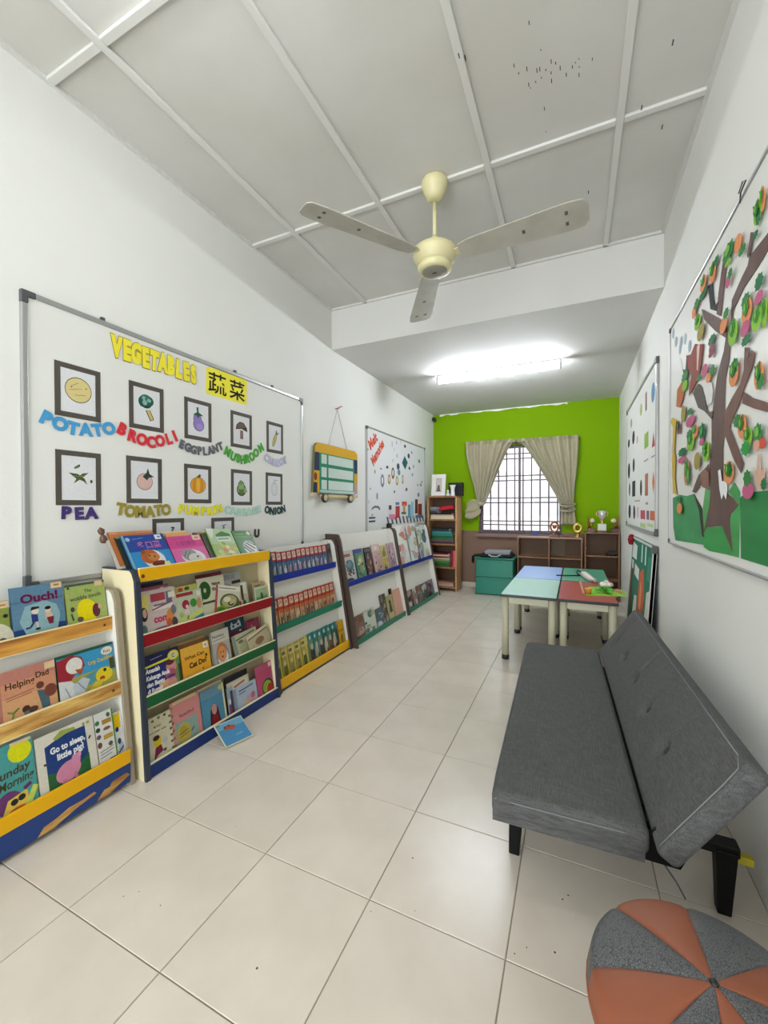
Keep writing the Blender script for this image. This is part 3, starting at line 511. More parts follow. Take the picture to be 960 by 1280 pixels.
book('picture_book', seat(A2, .70, .045, TEN), .210, .212, .009, 'b5766a', [('r', 0, 0, 1, 1, 'd8a274'), ('r', 0, .78, 1, 1, 'c08070'), ('r', 0, .55, 1, .8, 'cf9270'), ('r', 0, 0, .2, 1, 'b5766a'), ('r', .2, 0, 1, .05, '8a4a38'), ('t', 'Helping', .26, .7, .15, '4a3420', dict(fit=.42)), ('t', 'Dad', .7, .76, .14, '4a3420', dict(fit=.2)),
     ('l', [(.26, .56), (.66, .6)], .012, '9a5a48'), ('l', [(.26, .52), (.62, .55)], .012, '9a5a48'), ('e', .75, .62, .06, .06, '6a4030'), ('p', [(.7, .55), (.86, .5), (.88, .2), (.76, .16), (.74, .3)], '4a6470'), ('e', .9, .48, .1, .11, '7a4034'), ('e', .52, .3, .06, .06, '4a3028'), ('p', [(.48, .26), (.62, .28), (.6, .1), (.5, .08)], '6a7470'), ('e', .62, .26, .07, .05, '5a3a38'), ('l', [(.3, .12), (.34, .3), (.26, .34)], .03, '7a8a3c'), ('l', [(.34, .3), (.42, .36)], .03, '6a7a34'), ('e', .34, .1, .05, .05, '8a3a2c'), ('r', .84, .86, 1, .98, STK)],
     'salmon picture book titled Helping Dad on the middle chipboard rail', gA)
book('picture_book', seat(A2, .917, .045, TEN), .216, .212, .010, '2c5a4a', [('r', 0, 0, 1, 1, '3f9ac8'), ('r', 0, 0, 1, .55, 'a8a454'), ('p', [(.45, .5), (1, .62), (1, .45), (.5, .3)], '5a9aa0'), ('r', 0, .95, 1, 1, '2a5a44'), ('p', [(0, .92), (.25, .96), (.42, .88), (.46, .7), (.3, .62), (.2, .5), (0, .55)], '9a2a34'), ('e', .28, .76, .14, .15, 'e6e2da', -20), ('p', [(.28, .68), (.44, .66), (.36, .55)], 'b0582c'), ('p', [(0, .55), (.2, .5), (.3, .38), (.3, .05), (0, .02)], 'd8d8d8'), ('p', [(.22, .4), (.4, .5), (.52, .42), (.4, .2), (.26, .12)], 'c4ccd2'), ('l', [(.1, .4), (.2, .1)], .02, '8a98a8'), ('l', [(.3, .44), (.42, .26)], .02, '8a98a8'),
     ('e', .78, .42, .16, .14, 'e8cf2a'), ('e', .74, .36, .05, .04, 'b04a20'), ('e', .8, .5, .03, .035, '30301a'), ('p', [(.6, .34), (.76, .34), (.7, .2), (.45, .16)], 'd8bf3a'), ('t', 'Ugly Duckling', .52, .68, .1, 'e6c83a', dict(fit=.44, rot=2)), ('r', .9, .48, .99, .7, '4a4a2a'), ('e', .87, .86, .11, .08, 'e8e0c8'), ('t', 'fun', .8, .83, .08, 'a04a38', dict(fit=.13))],
     'picture book with white duck in red scarf and yellow duckling', gA)
book('picture_book', seat(A3, .60, .045, R(12)), .215, .258, .010, '3f8f8e', [('r', 0, 0, 1, 1, '4c9c98'), ('e', .82, .86, .16, .14, 'dcdc18'), ('t', 'A', .42, .66, .1, '4a4028', {}), ('t', 'Sunday', .45, .58, .15, '4a4028', dict(fit=.5, rot=3, shear=.2)), ('t', 'Morning', .5, .44, .15, '4a4028', dict(fit=.48, rot=3, shear=.2)), ('e', .62, .26, .17, .15, '6a3a6a', 20), ('p', [(.6, .3), (.86, .34), (.88, .12), (.62, .08), (.52, .14)], 'e0c050'), ('e', .68, .25, .05, .04, '2a2a2a'), ('e', .78, .27, .05, .04, '2a2a2a'), ('e', .72, .12, .14, .06, 'c0602c'), ('l', [(.84, .12), (.98, .34)], .07, 'c8d860'), ('l', [(.82, .36), (.92, .4)], .05, '6a3a6a'), ('r', .7, .96, .98, 1, STK)],
     'turquoise picture book with yellow sun and purple-capped bird', gA)
book('picture_book', seat(A3, .820, .045, R(12)), .200, .235, .010, 'dcd6c4', [('r', 0, 0, 1, 1, 'ddd8c8'), ('p', [(.14, .82), (.3, .86), (.42, .93), (.55, .93), (.66, .9), (.84, .9), (.86, .1), (.14, .1)], '24407a'), ('p', [(.14, .1), (.86, .1), (.86, .45), (.7, .36), (.5, .4), (.3, .36), (.14, .42)], '2c6438'), ('p', [(.28, .9), (.42, .98), (.66, .95), (.68, .9), (.5, .9), (.34, .86)], '9aa850'), ('e', .48, .32, .22, .15, 'd58aa6', 20), ('e', .62, .44, .08, .1, 'd890ac'), ('e', .69, .5, .03, .05, 'e0a0b8'), ('l', [(.4, .22), (.38, .14)], .05, 'c87a98'), ('l', [(.58, .26), (.6, .16)], .05, 'c87a98'),
     ('t', 'Go to sleep,', .22, .68, .13, 'f2f2f2', dict(bold=.04, fit=.6, rot=1)), ('t', 'little pig!', .32, .55, .13, 'f2f2f2', dict(bold=.04, fit=.46, rot=1)), ('l', [(.1, .58), (.14, .56)], .03, '3a3a30'), ('l', [(.88, .66), (.92, .7)], .03, '3a3a30'), ('e', .9, .93, .03, .025, 'b0a050'), ('e', .82, .93, .025, .025, '8aa05a')],
     'picture book titled Go to sleep, little pig! with pink pig', gA)
book('picture_book', seat(A3, 1.024, .045, R(12), .001), .074, .232, .008, 'dcdcd2', [('r', 0, 0, 1, 1, 'dfe0da'), ('r', .93, 0, 1, 1, '4a8a3c'), ('e', .14, .84, .12, .04, '4a7a5a'), ('e', .14, .72, .12, .04, '3a3a3a'), ('e', .14, .6, .12, .04, '6a5a5a'), ('e', .14, .46, .12, .05, '7a4a3c'), ('r', .38, .78, .88, .86, 'b08a3c'), ('r', .38, .52, .88, .6, 'c09a40'), ('e', .6, .7, .2, .03, '8a5a4a'), ('e', .75, .92, .1, .04, '4a6a4a'), ('e', .7, .42, .12, .04, '6a5a3a'), ('l', [(.1, .34), (.85, .37)], .012, '6a6a6a'), ('l', [(.1, .29), (.85, .32)], .012, '6a6a6a'), ('l', [(.1, .24), (.7, .26)], .012, '6a6a6a'), ('r', .55, .14, .9, .18, '4a4a4a')],
     'narrow white activity book with green edge beside the pig book', gA)
book('picture_book', seat(A3, 1.100, .045, R(12), .006), .036, .205, .006, 'd8d8d4', [('r', 0, 0, 1, 1, 'dfe2e0'), ('r', 0, .68, .75, .98, 'ecc418'), ('e', .3, .66, .2, .05, '24346a'), ('e', .55, .3, .3, .1, 'a8b8c8'), ('e', .4, .42, .2, .06, '3a4a70'), ('l', [(.2, .2), (.8, .3)], .03, '3a4458')],
     'small book with yellow corner at the right end of the yellow rail', gA)

# ---- rack B: tall cream rack with yellow, red, green and blue rails
Bk = dict(x0=-1.680, sl=.070, depth=.105, panel_top=.86)
B1, B2, B3, B4 = (-1.742, .919, .058, 'yellow'), (-1.722, .628, .056, 'red'), (-1.700, .358, .052, 'green'), (-1.684, .062, .060, 'blue')
Bk['lip'] = True; Bk['back'] = mat('shaded_cream_back', 'b9ad8c', .6, noise=.05, scale=6)  # back panel toned darker than the cream body: shelf shade put into its colour
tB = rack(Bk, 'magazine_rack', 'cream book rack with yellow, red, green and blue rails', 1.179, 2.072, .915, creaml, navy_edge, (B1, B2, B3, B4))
MB().prism([(-1.80, .86), (-1.795, .868), (-1.905, 1.04), (-1.912, 1.036)], 1.20, 2.05, 'y').build('top_back_rest', rackdark, tB)
MB().lathe([(.009, 0), (.007, .003)], 12).build('bolt', mat('brown_bolt', '4a2a12', .5), tB, Matrix.Translation(Vector((-1.742, 1.213, .885)) - Vector(MW[tB.name].translation)) @ Matrix.Rotation(PI / 2, 4, 'Y'), world=False)
T33 = R(33); D = .04
gB = None
mg = ['a83a5a', 'd8cfc0', '6a5a70', 'c06a80', '4a4a58', 'c8b48a', '8a3a40', 'e0d8d0']
book('picture_book', seat(B1, 1.152, D, T33, .036, lift=.066), .18, .175, .004, 'dedbd0', [('r', 0, 0, 1, 1, 'dcd6cc'), ('t', 'MY ABC', .3, .86, .09, '4a4a48', dict(fit=.5)), ('e', .88, .9, .05, .04, '6a7a6a')], 'thin white book leaning at the back left above the yellow rail', gB)
book('picture_book', seat(B1, 1.166, D, T33, .027, lift=.076), .215, .172, .006, 'c06a34', [('r', 0, 0, 1, 1, 'c87a44'), ('r', 0, .93, 1, 1, 'd89a70'), ('l', [(.2, .96), (.7, .96)], .012, '8a5a38')], 'orange book leaning behind the blue bear book', gB)
book('picture_book', seat(B1, 1.182, D, T33, .018, lift=.055), .195, .160, .006, '2a3230', [('r', 0, 0, 1, 1, '2a3634'), ('r', 0, .95, 1, 1, '7a9a8a')], 'black-backed book directly behind the blue bear book', gB)
book('picture_book', seat(B1, 1.200, D, T33, .006), .212, .212, .007, '2a6aa8', [('r', 0, 0, 1, 1, '2f8fcc'), ('r', 0, .58, 1, 1, '28489a'), ('e', .12, .9, .05, .05, 'a8c8dc'), ('t', '多口菜', .28, .66, .2, 'c070b0', dict(fit=.56, bold=.02)), ('l', [(.22, .9), (.48, .92)], .012, '8aa8d8'), ('e', .55, .36, .26, .24, 'e8e4e0', -25), ('e', .46, .44, .21, .18, 'b0602c', 10), ('e', .34, .56, .05, .05, '9a4a20'), ('e', .55, .42, .14, .1, 'c88040'), ('e', .57, .43, .02, .02, '2a1a10'), ('e', .46, .46, .02, .02, '2a1a10'), ('e', .62, .24, .18, .06, '6a2a1a'), ('e', .62, .29, .14, .03, '8a3020'), ('p', [(.72, .12), (.9, .14), (.86, .28), (.74, .26)], 'e6e08a'), ('r', .76, .86, .92, .98, 'ecebe6'), ('r', .82, .9, .9, .94, '5a8ac8'), ('r', 0, 0, .05, 1, '7fb4c4')],
     'blue picture book with brown bear on the yellow rail', gB)
book('picture_book', seat(B1, 1.42, D, T33, .024), .15, .232, .005, 'd8b890', [('r', 0, 0, 1, 1, 'd8b080'), ('r', 0, .9, 1, 1, 'e0d2b4'), ('l', [(.05, .94), (.8, .94)], .01, '9a8a70')], 'tan book peeping out behind the pink hedgehog book', gB)
book('picture_book', seat(B1, 1.43, D, T33, .014), .14, .218, .005, 'e0a868', [('r', 0, 0, 1, 1, 'e6ae70')], 'pale orange book just behind the pink hedgehog book', gB)
book('picture_book', seat(B1, 1.418, D, T33, .005), .205, .19, .006, 'd85a9a', [('r', 0, 0, 1, 1, 'dd6aa8'), ('r', 0, .62, 1, 1, 'd64a90'), ('t', '小刺猬的', .18, .7, .17, 'a03a7a', dict(fit=.6)), ('l', [(.12, .9), (.5, .92)], .02, 'b03a78'), ('e', .55, .32, .34, .24, 'ece8e4', -10), ('e', .45, .4, .22, .18, '9a9a98'), ('e', .58, .3, .2, .13, 'd8d4ce'), ('e', .66, .32, .03, .03, '2a2a2a'), ('l', [(.28, .36), (.4, .52)], .02, '5a5a58'), ('l', [(.34, .3), (.5, .5)], .02, '6a6a68'), ('l', [(.58, .14), (.76, .18)], .05, '5a6a4a'), ('r', .74, .84, .98, .99, 'f0c8b8'), ('r', .8, .89, .92, .94, 'c07a7a'), ('e', .86, .12, .07, .06, 'f0c8a0')],
     'pink picture book with grey hedgehog on the yellow rail', gB)
book('picture_book', seat(B1, 1.605, D, T33, .025), .06, .215, .005, '6a4a2a', [('r', 0, 0, 1, 1, '7a5a34')], 'thin brown book leaning at the back between the pink and flowery books', gB)
book('picture_book', seat(B1, 1.625, D, T33, .019), .07, .21, .005, 'a8842c', [('r', 0, 0, 1, 1, 'b08c34')], 'thin mustard book between the pink and flowery books', gB)
book('picture_book', seat(B1, 1.642, D, T33, .013), .07, .20, .005, '3a4034', [('r', 0, 0, 1, 1, '4a5040')], 'thin dark green book between the pink and flowery books', gB)
rng = random.Random(11)
fl = [('r', 0, 0, 1, 1, 'a8bf7a'), ('r', 0, .55, 1, 1, 'b8d0a0'), ('p', [(0, 1), (.3, 1), (.2, .8), (.08, .7)], 'e6ece0'), ('p', [(.3, .82), (.6, .92), (.9, .84), (.9, .74), (.3, .74)], '3a7a40'), ('r', .3, .62, .86, .76, 'dfe8d8'), ('l', [(.34, .69), (.8, .7)], .05, '8aa88a')]
for i in range(26): fl.append(('e', rng.uniform(.1, .9), rng.uniform(.08, .56), .09, .055, rng.choice(['e8d26a', 'd88a70', 'e6e2c0', '9ab04a', 'd8c04a', 'c8d890'])))
book('picture_book', seat(B1, 1.668, D, T33, .005, R(-3)), .175, .225, .006, '6a9a3c', fl, 'pale green book covered in yellow flowers', gB)
book('picture_book', seat(B1, 1.860, D, T33, .014, R(-3), lift=.007), .150, .198, .006, '3c7a38', [('r', 0, 0, 1, 1, '3f7a40'), ('r', 0, .75, 1, .8, '5a9a50'), ('e', .62, .38, .34, .26, 'dcdcd4'), ('l', [(.3, .42), (.62, .2)], .05, '22221f'), ('l', [(.36, .5), (.76, .24)], .05, '22221f'), ('l', [(.46, .58), (.88, .34)], .05, '22221f'), ('l', [(.6, .62), (.94, .46)], .04, '22221f'), ('e', .84, .9, .1, .07, 'd8d8b8'), ('l', [(.12, .86), (.55, .88)], .03, '8ab06a')], 'dark green book with zebra stripes at the right of the yellow rail', gB)
wk = tag(MB().lathe([(.001, -.02), (.014, -.014), (.016, 0), (.012, .012), (.006, .02), (.012, .028), (.015, .042), (.001, .056)], 14).build('turned_skittle', mat('dark_wood', '5a3a2c', .5), None, Matrix.Translation((-1.915, 1.150, 1.049)) @ Matrix.Rotation(R(15), 4, 'X'), world=False), 'small turned brown wooden skittle poking out behind the books', 'toy')

rng = random.Random(21)
book('magazine', seat(B2, 1.2015, .045, TEN, .016), .15, .262, .004, '20243a', [('r', 0, 0, 1, 1, '22263c'), ('r', 0, .95, 1, 1, '1a1c28')], 'navy magazine at the back left above the red rail', None, cat='magazine')
book('magazine', seat(B2, 1.2015, .045, TEN, .010), .17, .244, .004, '8a4a60', [('r', 0, 0, 1, 1, '8f4a62'), ('r', 0, .88, 1, .97, 'a86078'), ('e', .8, .92, .08, .04, 'd8c8c8'), ('r', .6, .8, .8, .9, 'c8a8b0')], 'purple magazine behind the crowded comic on the red rail', None, cat='magazine')
c1 = [('r', 0, 0, 1, 1, 'c8b8b0'), ('p', [(0, .5), (.05, .9), (.3, .94), (.26, .6), (.14, .4)], 'ddd06a'), ('e', .14, .55, .09, .14, '2a2024'), ('e', .16, .57, .05, .09, 'd8a8a0'), ('r', .34, .76, .72, .92, 'a03a48'), ('r', .74, .7, .9, .92, '5a6a80'), ('r', .38, .58, .9, .66, 'e0d8d4'), ('r', .4, .66, .8, .7, '7a6a78'), ('l', [(.35, .6), (.9, .7)], .03, '8a4a50'), ('t', 'comic', .36, .34, .2, 'c03a60', dict(fit=.55, bold=.05)), ('e', .5, .16, .3, .07, '7a3a70', 4), ('e', .5, .16, .2, .04, 'b06aa0', 4), ('e', .8, .4, .1, .16, 'd08a3c'), ('e', .9, .52, .07, .1, '6a6a70'), ('e', .75, .28, .08, .08, 'c05a30'), ('e', .9, .26, .08, .1, '4a4448'), ('r', .8, .78, .98, .9, 'e0d8c0'), ('e', .1, .25, .08, .1, '5a7a70'), ('l', [(.05, .1), (.95, .06)], .02, 'e8e0d8')]
book('magazine', seat(B2, 1.2015, .045, TEN, .001), .195, .228, .007, 'c8b8b0', c1, 'crowded pink and purple comic at the left of the red rail', None, cat='magazine')
book('magazine', seat(B2, 1.392, .045, TEN, .012), .15, .218, .004, 'b8b04a', [('r', 0, 0, 1, 1, 'b8b456'), ('e', .3, .92, .1, .05, 'a83a3a'), ('e', .55, .93, .1, .04, '3a3a2a'), ('r', .1, .84, .9, .88, '7a9a3c')], 'yellow-green magazine behind the comic with red and green balloons', None, cat='magazine')
book('magazine', seat(B2, 1.398, .045, TEN, .003), .152, .19, .005, 'b8c0a8', [('r', 0, 0, 1, 1, 'b9c4a4'), ('p', [(0, 0), (1, 0), (1, .34), (.6, .26), (.3, .14), (0, .18)], '3a86a8'), ('p', [(0, .18), (.3, .14), (.6, .26), (1, .34), (1, .46), (.5, .38), (0, .3)], 'c8d070'), ('r', .02, .88, .66, .97, '9a2a30'), ('e', .34, .66, .14, .12, '9a2038'), ('e', .64, .66, .13, .11, '3a8a34'), ('e', .86, .62, .1, .14, 'c08a60'), ('e', .38, .6, .06, .05, 'e0c0c0'), ('e', .36, .46, .1, .08, 'd8c8b8'), ('e', .14, .42, .08, .07, 'a8b850'), ('r', .8, .82, .95, .95, 'e0dcc8'), ('l', [(.4, .36), (.34, .28)], .04, '6a4a3a')], 'comic with red and green balloons over blue water on the red rail', None, cat='magazine')
book('magazine', seat(B2, 1.54, .045, TEN, .017), .17, .258, .004, '5a1420', [('r', 0, 0, 1, 1, '5a1622'), ('r', .6, .86, .98, .99, '7a2430')], 'dark red magazine at the back above the red rail', None, cat='magazine')
book('magazine', seat(B2, 1.535, .045, TEN, .010), .182, .238, .005, 'c8c4a8', [('r', 0, 0, 1, 1, 'ccc8ac'), ('e', .25, .72, .21, .2, '24501c'), ('e', .25, .72, .05, .05, 'a8c090'), ('t', 'Nature', .52, .8, .1, '2a2a20', dict(fit=.3, bold=.04)), ('t', 'Kids', .52, .68, .1, '2a2a20', dict(fit=.24, bold=.04)), ('r', .02, .42, .9, .47, '3a4a2a'), ('r', 0, .5, .14, .56, '20201c')], 'cream magazine with dark green disc behind the others', None, cat='magazine')
book('magazine', seat(B2, 1.715, .045, TEN, .025), .14, .238, .005, 'a8a8a0', [('r', 0, 0, 1, 1, 'a4a69e'), ('r', .04, .84, .7, .97, '8a8c90'), ('r', .5, .72, .98, .8, '2a2e2a')], 'grey magazine standing behind the leaning food magazine', None, cat='magazine')
book('magazine', seat(B2, 1.768, .045, TEN, .018), .125, .172, .005, 'b8b098', [('r', 0, 0, 1, 1, 'bdb59a'), ('e', .3, .76, .22, .16, 'd0a82c'), ('r', .56, .6, .9, .98, 'd8d8cc'), ('r', .56, .4, .7, .9, '4a3a2a'), ('e', .3, .34, .24, .14, 'd8d0b8'), ('e', .36, .32, .14, .1, '8a2a30'), ('r', .1, .1, .9, .18, '6a4a34'), ('e', .7, .3, .1, .1, '3a5a30')], 'small magazine with yellow flower right of the leaning food magazine', None, cat='magazine')
c4 = [('r', 0, 0, 1, 1, 'cfcab4'), ('r', .0, .82, 1, 1, 'e2ded0'), ('l', [(.1, .9), (.8, .9)], .03, '5a5a50'), ('e', .58, .4, .42, .32, '5a5a34'), ('e', .56, .44, .32, .22, 'a8a878', 10), ('e', .46, .5, .16, .1, 'd8d4b0'), ('e', .62, .36, .12, .08, '3a2a20'), ('e', .68, .42, .13, .06, 'c8b078', 30), ('p', [(0, 0), (.4, 0), (.5, .18), (.3, .3), (.06, .2)], '7a9a24'), ('e', .25, .12, .16, .09, '3f7a20'), ('r', 0, 0, .05, 1, 'a83a3c')]
book('magazine', seat(B2, 1.622, .008, TEN, .010, R(-14), lift=.007), .170, .150, .005, 'a84a44', c4, 'food magazine leaning sideways on the red rail', None, cat='magazine')
book('picture_book', seat(B2, 1.925, .045, TEN, .012), .09, .150, .005, 'a8946c', [('r', 0, 0, 1, 1, 'b0a078'), ('r', .25, .6, .8, .9, '8a6a58')], 'beige booklet behind the green landscape book above the red rail', gB)
book('picture_book', seat(B2, 1.928, .045, TEN, .002), .118, .122, .005, 'c4c8a8', [('r', 0, 0, 1, 1, 'ccd0b4'), ('r', .08, .06, .92, .9, '6f9468'), ('r', .08, .5, .92, .9, '9ab48c'), ('e', .5, .5, .1, .2, '3a5a38'), ('e', .7, .72, .1, .08, 'c8b07a'), ('l', [(.1, .3), (.9, .4)], .04, '8aa870')], 'small green landscape book at the right end of the red rail', gB)

fam = [('r', 0, 0, 1, 1, '2b2f6a'), ('r', 0, .8, 1, 1, '24284e'), ('p', [(.62, 0), (1, 0), (1, .82), (.8, .8), (.66, .5)], '6a8a50'), ('e', .76, .6, .14, .16, 'c88a80'), ('e', .74, .72, .12, .08, '5a3038'), ('e', .73, .44, .15, .12, 'b0586a'), ('e', .73, .4, .12, .03, '4a3a70'), ('e', .6, .22, .15, .14, 'd8a078'), ('e', .42, .14, .16, .13, 'd09868'), ('e', .75, .24, .12, .12, 'c89088'), ('e', .48, .3, .08, .06, 'd8b088'), ('e', .3, .05, .12, .05, 'b87a60'), ('r', .94, 0, 1, .6, '3a4a30'),
       ('l', [(.03, .76), (.7, .8)], .045, 'd8d02c'), ('e', .84, .84, .15, .11, 'd8d02c'), ('e', .84, .84, .11, .075, 'cfc8a0'), ('t', 'C', .8, .79, .12, '2a2a2a', {}), ('l', [(.25, .9), (.55, .92)], .012, 'a8a8c8'),
       ('t', 'Amanlah', .1, .63, .13, 'eef0f4', dict(fit=.36, bold=.05, shear=.15)), ('t', 'Keluarga Anda', .1, .48, .13, 'eef0f4', dict(fit=.6, bold=.05, shear=.15)), ('t', 'dan Bantu', .1, .34, .13, 'eef0f4', dict(fit=.45, bold=.05, shear=.15)), ('t', 'di Rumah', .1, .2, .13, 'eef0f4', dict(fit=.38, bold=.05, shear=.15))]
book('picture_book', seat(B3, 1.198, .042, TEN, .001), .196, .205, .007, '26285a', fam, 'dark blue book with a family and white title on the green rail', gB)
book('picture_book', seat(B3, 1.36, .042, TEN, .012), .20, .214, .005, '6a4a2c', [('r', 0, 0, 1, 1, '7a5834'), ('r', 0, .94, 1, 1, '9a7a50')], 'brown book behind the orange cat book on the green rail', gB)
book('picture_book', seat(B3, 1.404, .042, TEN, .002), .170, .182, .006, 'e0a02a', [('r', 0, 0, 1, 1, 'e2a22c'), ('r', 0, .7, 1, 1, 'e4ac40'), ('t', 'What Can', .1, .66, .13, '3a2a14', dict(fit=.7, rot=2)), ('t', 'Cat Do?', .24, .42, .19, '1f1c22', dict(fit=.62, bold=.04, rot=2)), ('e', .62, .12, .2, .1, 'd8c8a0'), ('e', .5, .16, .08, .05, '3a2a1a'), ('e', .74, .18, .07, .04, '4a3a2a'), ('l', [(.4, .2), (.34, .1)], .03, 'e8dcb8'), ('e', .7, .3, .03, .03, 'b02a20'), ('e', .86, .62, .04, .04, '2a1a14'), ('r', .78, .82, .97, .99, 'ece0c8'), ('e', .87, .9, .03, .03, '8a7a5a')], 'orange picture book titled What Can Cat Do? on the green rail', gB)
book('magazine', seat(B3, 1.588, .042, TEN, .004), .128, .212, .005, 'b8b4a8', [('r', 0, 0, 1, 1, 'b0aa9e'), ('r', 0, .7, 1, 1, 'c8c4b4'), ('t', 'Nursery', .12, .83, .1, '4a4a42', dict(fit=.62)), ('l', [(.12, .76), (.8, .78)], .015, '6a6a60'), ('e', .55, .34, .36, .32, '8a8a94'), ('e', .56, .28, .28, .26, 'dcdce0'), ('e', .52, .44, .26, .24, 'b8743c'), ('e', .52, .4, .22, .19, 'cf9058'), ('e', .46, .44, .03, .02, '3a2418'), ('e', .6, .44, .03, .02, '3a2418'), ('e', .53, .32, .06, .025, '8a3a2c'), ('r', 0, 0, .06, 1, '8a8474')], 'grey magazine with baby face on the green rail', None, cat='magazine')
book('picture_book', seat(B3, 1.730, .042, TEN, .032), .14, .236, .006, '163a48', [('r', 0, 0, 1, 1, '173e4c'), ('r', 0, 0, 1, .72, '5a1a30'), ('p', [(.22, .86), (.3, .96), (.38, .88), (.6, .9), (.7, .98), (.78, .9), (.8, .8), (.24, .77)], 'b8c0c0'), ('e', .38, .84, .06, .03, '203038'), ('e', .64, .86, .06, .03, '203038'), ('e', .72, .7, .06, .02, 'c8c0c0'), ('r', 0, 0, 1, .5, '8a7a5a')], 'teal book with owl face above the fallen magazines', gB)
book('picture_book', seat(B3, 1.882, .042, TEN, .032), .11, .205, .006, '8a3a4c', [('r', 0, 0, 1, 1, '8f3a4e'), ('e', .4, .8, .05, .03, 'c88a90'), ('r', .1, .93, .6, 1, '6a2838')], 'dark pink book above the fallen magazines', gB)
book('magazine', seat(B3, 1.752, .05, R(16), .002, R(3)), .20, .155, .004, 'b8b48a', [('r', 0, 0, 1, 1, 'b9b694'), ('r', 0, 0, .12, 1, '8a9484'), ('e', .5, .5, .3, .2, 'a8a87c', 10), ('l', [(.14, .8), (.9, .9)], .04, '4a4430'), ('e', .3, .7, .1, .06, '6a6a58'), ('l', [(.2, .3), (.8, .5)], .02, '8a8a68')], 'cream magazine slumped at the left of the fallen pile', None, cat='magazine')
book('magazine', seat(B3, 1.86, .03, R(13), .001, R(12)), .19, .105, .004, 'b8a888', [('r', 0, 0, 1, 1, 'bcae8e'), ('r', 0, .85, 1, 1, 'd8c8a0'), ('l', [(.05, .8), (.95, .82)], .05, '2a2018'), ('e', .5, .4, .2, .2, '8a6a4c'), ('l', [(.1, .2), (.4, .6)], .03, '7a8a60')], 'cream magazine slumped at the right of the fallen pile', None, cat='magazine')

book('picture_book', seat(B4, 1.200, .045, TEN, .001), .138, .222, .006, 'cfc8a8', [('r', 0, 0, 1, 1, 'd3ccac'), ('p', [(0, 1), (0, .82), (.2, 1)], '6a5a3a'), ('t', 'My Duck', .36, .78, .06, '4a4a3a', dict(fit=.26)), ('t', 'and other tales', .18, .69, .05, '4a4a3a', dict(fit=.62)), ('e', .34, .93, .05, .025, '5a6a3a'), ('e', .56, .95, .05, .025, '5a6a3a'), ('e', .78, .95, .05, .025, '3a4a2a'), ('e', .44, .5, .14, .1, 'd8c020'), ('e', .4, .58, .12, .05, '3a2a1a'), ('p', [(.34, .4), (.54, .42), (.6, .28), (.4, .24), (.24, .16)], '7a2040'), ('e', .7, .46, .1, .07, 'c0bcc0'), ('e', .66, .28, .06, .03, '5a4034')] + [('e', .95, .88 - .13 * i, .05, .025, '6a6a58') for i in range(7)], 'cream spiral book with yellow duck at the left of the blue rail', gB)
book('picture_book', seat(B4, 1.342, .045, TEN, .006), .164, .242, .006, 'd08878', [('r', 0, 0, 1, 1, 'd08a84'), ('r', .08, .94, .9, 1, 'd8c090'), ('r', .1, .14, .86, .58, '8aa49a'), ('e', .36, .34, .24, .2, 'b8a44a'), ('e', .34, .4, .12, .08, 'a8963c'), ('l', [(.2, .34), (.52, .38)], .015, '6a5a20'), ('l', [(.22, .28), (.54, .32)], .015, '6a5a20'), ('t', 'kucing', .28, .66, .1, '8a5a6a', dict(fit=.5)), ('r', .1, .02, .95, .12, '9a3a30'), ('l', [(.6, .3), (.72, .36)], .03, '6a5a4a')] + [('e', .03, .9 - .14 * i, .05, .025, '8a8a60') for i in range(6)], 'pink picture book with yellow cat on the blue rail', gB)
book('picture_book', seat(B4, 1.50, .045, TEN, .014), .165, .24, .004, 'cfc09a', [('r', 0, 0, 1, 1, 'd2c6a2'), ('l', [(.04, .95), (.96, .97)], .01, '7a5a3a')], 'cream book edge behind the blue woman book', gB)
book('picture_book', seat(B4, 1.512, .045, TEN, .004), .152, .226, .006, '4a86a0', [('r', 0, 0, 1, 1, '5088a2'), ('r', 0, .8, 1, 1, '6a90a4'), ('e', .86, .92, .1, .06, 'b8b85a'), ('r', .93, 0, 1, 1, 'd8d0a8'), ('p', [(.26, .14), (.34, .5), (.5, .64), (.66, .5), (.74, .14)], '3a2024'), ('e', .5, .5, .11, .12, 'c88a80'), ('p', [(.32, .14), (.4, .38), (.62, .36), (.7, .14)], '8a1a24')], 'blue book with dark-haired woman in red on the blue rail', gB)
book('magazine', seat(B4, 1.69, .045, TEN, .018), .17, .232, .004, '202028', [('r', 0, 0, 1, 1, '22222a')], 'black magazine at the back above the blue rail', None, cat='magazine')
book('picture_book', seat(B4, 1.694, .045, TEN, .011), .165, .20, .005, 'c8c0a0', [('r', 0, 0, 1, 1, 'ccc4a8'), ('r', .2, .76, .92, .94, 'd8d4c0'), ('l', [(.3, .82), (.8, .88)], .06, 'b06a50')], 'cream book with red lettering behind the pale blue book', gB)
book('picture_book', seat(B4, 1.682, .045, TEN, .003), .042, .178, .006, '8a9aa8', [('r', 0, 0, 1, 1, '97a4b0'), ('r', .1, 0, .5, .5, '7a3a5a'), ('r', .5, 0, .9, .9, '3a3048'), ('e', .3, .6, .2, .08, 'dcdcdc')], 'narrow grey and purple book left of the pale blue book', gB)
book('picture_book', seat(B4, 1.728, .045, TEN, .002), .174, .156, .006, 'a8b4c4', [('r', 0, 0, 1, 1, 'acb8c6'), ('r', 0, .0, .1, 1, '8a98ac'), ('l', [(.2, .84), (.85, .88)], .05, '5a6478'), ('l', [(.2, .74), (.5, .76)], .04, '5a6478'), ('e', .65, .36, .2, .22, 'c8a0a8'), ('e', .5, .26, .14, .16, 'd0b48a'), ('e', .8, .5, .1, .12, 'b86a80')], 'pale blue book with pink figures on the blue rail', gB)
